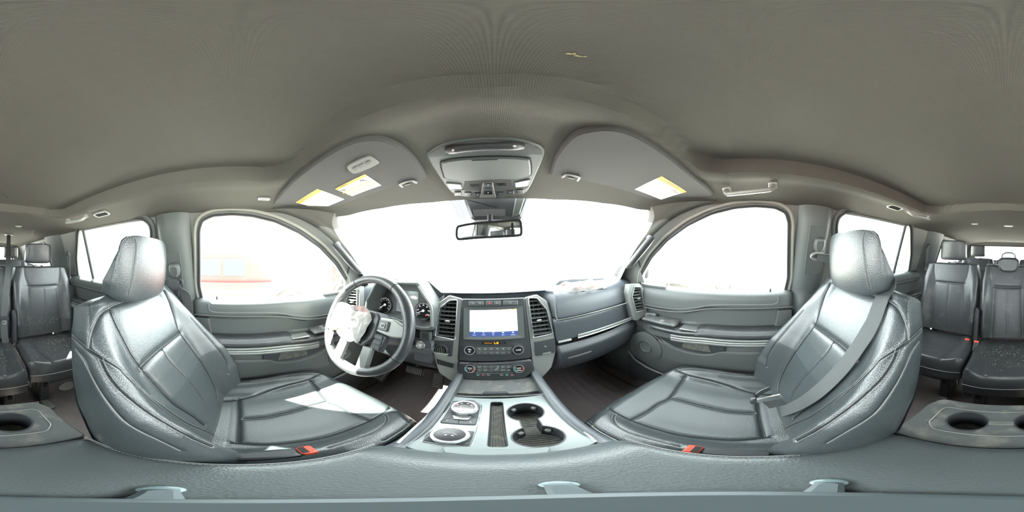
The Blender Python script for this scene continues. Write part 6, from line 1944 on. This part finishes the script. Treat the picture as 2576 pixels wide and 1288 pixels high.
# middle belt hanging from the roof
A = onceil(22, 590, .005); t = thing('rear_belt', 'middle seat belt hanging from a pale roof slot down over the second-row center seat', 'seat belt', A)
MB().prism(rrect(-.05, -.02, .05, .02, .008), -.002, .008, ceilframe(A), bev=.003).build('roof_slot', GREYTRIM, t)
B = P(20, 690, y=-1.12); Cc = P(10, 800, y=-1.00); Dd = P(14, 862, y=-.98)
strap([Vector(q) for q in smoothpoly([tuple(A), tuple(A.lerp(B, .5)), tuple(B), tuple(Cc), tuple(Dd)], 6, closed=False)], .042, (1, 0, 0), 'webbing', t)
lf = Frame(P(11, 803, y=-.985), (-1, 0, 0), (0, -.1, 1))
MB().prism(rrect(-.026, -.006, .026, .018, .005), 0, .01, lf, bev=.002).build('latch_body', PLASTIC_D, t)
MB().prism(rrect(-.012, -.035, .012, -.004, .004), .001, .004, lf, holes=[rrect(-.006, -.028, .006, -.014, .002)]).build('latch_plate', CHROME, t)
# paper scrap on the rear floor
p = P(173, 972, z=FZ + .03); fr = Frame(p, (1, .3, 0), (-.3, 1, .1))
sc2 = thing('paper_scrap', 'torn white paper scrap on the carpet in front of the driver-side rear seat', 'paper', p)
cloth(fr, smoothpoly([(-.06, -.02), (-.02, -.045), (.05, -.03), (.06, .01), (.02, .03), (-.03, .02)], 4), lambda x, y, t_: .004, .006, 3.3, 'sheet', PAPER, sc2)

# ================================================================ PASSENGER AIRBAG ON THE DASH
pf = Frame(P(1460, 709, y=.775), (1, 0, 0), (0, .3, .9))
fl = thing('airbag_flap', 'dark dash flap lifted open above the burst passenger airbag', 'flap', pf.o)
q = [pf.px(*p) for p in [(1394, 719), (1408, 706), (1440, 702), (1521, 700), (1518, 706), (1500, 708), (1440, 710)]]
MB().prism(q, -.006, 0, Frame(pf.o, pf.u, pf.v), bev=.001).build('flap_panel', DASH, fl)
pb = thing('burst_airbag', 'crumpled white and pink airbag cloth on the passenger side of the dash top', 'airbag', pf.o)
ff = Frame(P(1462, 723, y=.690), (1, 0, 0), (0, .8, .45))
q = smoothpoly([ff.px(*p) for p in [(1404, 726), (1412, 712), (1440, 710), (1468, 706), (1490, 705), (1525, 708), (1526, 724), (1500, 728), (1480, 732), (1450, 736), (1420, 738)]], 4)
cloth(ff, q, lambda x, y, t_: .014 * (1 - t_ ** 3), .012, 7.7, 'airbag_cloth', CLOTH, pb)
for k, (x, y) in enumerate(((1412, 728), (1455, 733), (1486, 731))):
    c = ff.px(x, y); cloth(ff, smoothpoly([(c[0] - .014, c[1] - .006), (c[0], c[1] - .010), (c[0] + .016, c[1]), (c[0] + .004, c[1] + .010)], 4), lambda x_, y_, t_: .026, .006, 2.2 + k, 'torn_red_fold', CLOTH_R, pb)

# ================================================================ VEHICLES OUTSIDE
def car(nm, lab, loc, rz, paint, L=4.8, Wd=1.85, Hh=1.55, kind='suv', cat='car', detail=True):
    o = thing(nm, lab, cat, (loc[0], loc[1], GZ))
    M = Matrix.Translation((loc[0], loc[1], GZ)) @ Matrix.Rotation(rz, 4, 'Z')
    old = XF.copy(); 
    def B(mb, n_, m_, par=o, **k):
        mb.v = [tuple(M @ Vector(v)) for v in mb.v]; return mb.build(n_, m_, par, **k)
    # x forward, profile in (x,z)
    if kind == 'pickup':
        body = [(-L/2, .50), (-L/2, 1.12), (-.25*L, 1.15), (.23*L, 1.15), (.46*L, 1.05), (L/2, .95), (L/2, .45)]
        cab = [(-.16*L, 1.13), (-.13*L, Hh+.2), (.10*L, Hh+.2), (.23*L, 1.15)]
    elif kind == 'van':
        body = [(-L/2, .40), (-L/2, 1.2), (.30*L, 1.2), (L/2, 1.0), (L/2, .4)]; cab = [(-.48*L, 1.18), (-.46*L, Hh+.4), (.18*L, Hh+.4), (.34*L, 1.2)]
    else:
        body = [(-L/2, .40), (-.49*L, .95), (.22*L, .98), (.44*L, .88), (L/2, .75), (L/2, .35)]; cab = [(-.42*L, .94), (-.32*L, Hh), (.06*L, Hh), (.24*L, .97)]
    fr = Frame((0, Wd/2, 0), (-1, 0, 0), (0, 0, 1))
    def side(prof, w, ins):
        n = len(prof); sm = rounded(prof, .10, 4)
        G = []
        for yy, k in ((-w/2, 1), (-w/2 + .10, .0), (w/2 - .10, .0), (w/2, 1)): G.append([(x * (1 - .0 * k), yy, z) for x, z in sm])
        mb = MB(); mb.grid(G, cv=True); m_ = len(sm)
        for g, fl_ in ((0, False), (3, True)):
            tri = tessellate_polygon([[Vector((x, z, 0)) for x, z in sm]])
            for t in tri: mb.f.append(tuple(g * m_ + i for i in (t if fl_ else t[::-1]))); mb.mi.append(0)
        return mb
    arches = (-.31 * L, .31 * L)
    bd = B(side(body, Wd, 0), 'body', paint)
    B(side(cab, Wd * .86, 0), 'cabin', paint)
    CG_ = mat('car_window', (.06, .09, .09), .2, spec=.4)
    cx0, cx1 = cab[1][0], cab[2][0]
    for s in (-1, 1):
        for k in range(2):
            a = cx0 + (cx1 - cx0) * (k * .52); b = cx0 + (cx1 - cx0) * (k * .52 + .46)
            mb = MB(); mb.box(((a + b) / 2, s * Wd * .432, (cab[0][1] + cab[1][1]) / 2 + .03), (b - a, .02, (cab[1][1] - cab[0][1]) * .62), bev=.008); B(mb, 'side_window', CG_)
            mb = MB(); mb.box(((a + b) / 2 - .28 * (b - a), s * (Wd / 2 + .012), body[2][1] - .12), (.18, .03, .035), bev=.01); B(mb, 'door_handle', mat('handle_chrome', (.6, .6, .6), .3, metal=.6))
        for ax in arches:
            wf = Frame((ax, s * (Wd / 2 - .08), .37), (1, 0, 0), (0, 0, 1)) if s > 0 else Frame((ax, s * (Wd / 2 - .08), .37), (-1, 0, 0), (0, 0, 1))
            wf = Frame((ax, s * (Wd / 2 - .10), .37), (s * -1, 0, 0), (0, 0, 1))
            mb = MB(); mb.lathe([(.50, .08), (.50, .115), (.44, .12), (.44, .08)], wf.sub(0, .05), 36, close=False); B(mb, 'wheel_arch', mat('arch_trim', (.03, .03, .03), .6))
            mb = MB(); mb.lathe([(.36, -.12), (.37, .10), (.33, .125), (.24, .12), (.22, .06)], wf, 32, close=False); w_ = B(mb, 'wheel', mat('tyre', (.02, .02, .02), .8))
            mb = MB(); mb.lathe([(.22, .07), (.20, .10), (.06, .08), (0, .11)], wf, 20, close=False); B(mb, 'wheel_rim', mat('rim_silver', (.4, .4, .42), .3, metal=.6), w_)
    mb = MB(); mb.box((cab[2][0] + (cab[3][0] - cab[2][0]) * .52, 0, (cab[2][1] + cab[3][1]) / 2), (.03, Wd * .74, .02), bev=.002); mb.v = []; mb.f = []; mb.mi = []; mb.n = 0
    a, b = Vector((cab[2][0] + .02, 0, cab[2][1] - .06)), Vector((cab[3][0] + .01, 0, cab[3][1] + .03))
    mb.add([(a.x + .05, -Wd * .36, a.z), (a.x + .05, Wd * .36, a.z), (b.x, Wd * .40, b.z), (b.x, -Wd * .40, b.z), (a.x, -Wd * .36, a.z - .05), (a.x, Wd * .36, a.z - .05), (b.x - .05, Wd * .40, b.z - .05), (b.x - .05, -Wd * .40, b.z - .05)], [(0, 1, 2, 3), (4, 7, 6, 5), (0, 4, 5, 1), (1, 5, 6, 2), (2, 6, 7, 3), (3, 7, 4, 0)]); B(mb, 'windshield', CG_)
    for s in (-1, 1):
        mb = MB(); mb.box((L / 2 - .04, s * Wd * .36, .74 if kind == 'suv' else .92), (.10, .36, .16), bev=.03); B(mb, 'headlamp', LAMP)
    mb = MB(); mb.box((L / 2 + .01, 0, .48), (.14, Wd * .96, .22), bev=.05); B(mb, 'bumper', mat('bumper_grey', (.12, .12, .12), .5))
    return o
REDP = mat('faded_red_paint', (.30, .045, .040), .35)  # plain even red, not aged; overexposure alone washes it out to pale pink
WHP = mat('white_paint', (.6, .6, .6), .3); DKP = mat('dark_paint', (.012, .013, .015), .4); BLP = mat('blue_grey_paint', (.02, .026, .03), .4)
car('parked_pickup', 'red pickup truck parked beyond the driver window', (-5.5, -.35), R(90), REDP, L=5.9, Wd=2.0, Hh=1.75, kind='pickup', cat='truck')
car('parked_car', 'brown-red car seen past the front end of the red pickup', (-5.9, 5.6), R(80), mat('brown_red_paint', (.20, .05, .035), .4), L=4.7, Hh=1.6)
car('parked_car', 'white sedan seen through the driver-side rear door window', (-5.6, -8.4), R(35), WHP, Hh=1.45)
car('parked_van', 'dark van standing behind the white sedan on the driver side', (-9.4, -12.6), R(35), DKP, L=5.2, Hh=1.7, kind='van', cat='van')
car('parked_car', 'grey car with dark bumper seen through the passenger-side rear window bar', (8.0, -9.6), R(130), BLP, Hh=1.5)
car('parked_car', 'white car farther off on the passenger side', (12.2, -12.6), R(120), WHP, Hh=1.5)
car('parked_car', 'dark car far behind, seen through the tailgate window', (1.0, -24.0), R(80), DKP, Hh=1.5)
car('parked_car', 'pale car farthest behind, left of the dark one in the tailgate window', (5.8, -26.0), R(90), WHP, Hh=1.5)
car('parked_car', 'white car beyond the passenger front window', (7.5, 2.6), R(95), WHP, Hh=1.5)
# ================================================================ lift everything so that the cabin floor is near z = 0
for o in bpy.data.objects:
    if o.parent is None and o.type in ('MESH', 'EMPTY'):
        o.location.z += H
for o in bpy.data.objects:
    if '_org' in o.keys(): del o['_org']
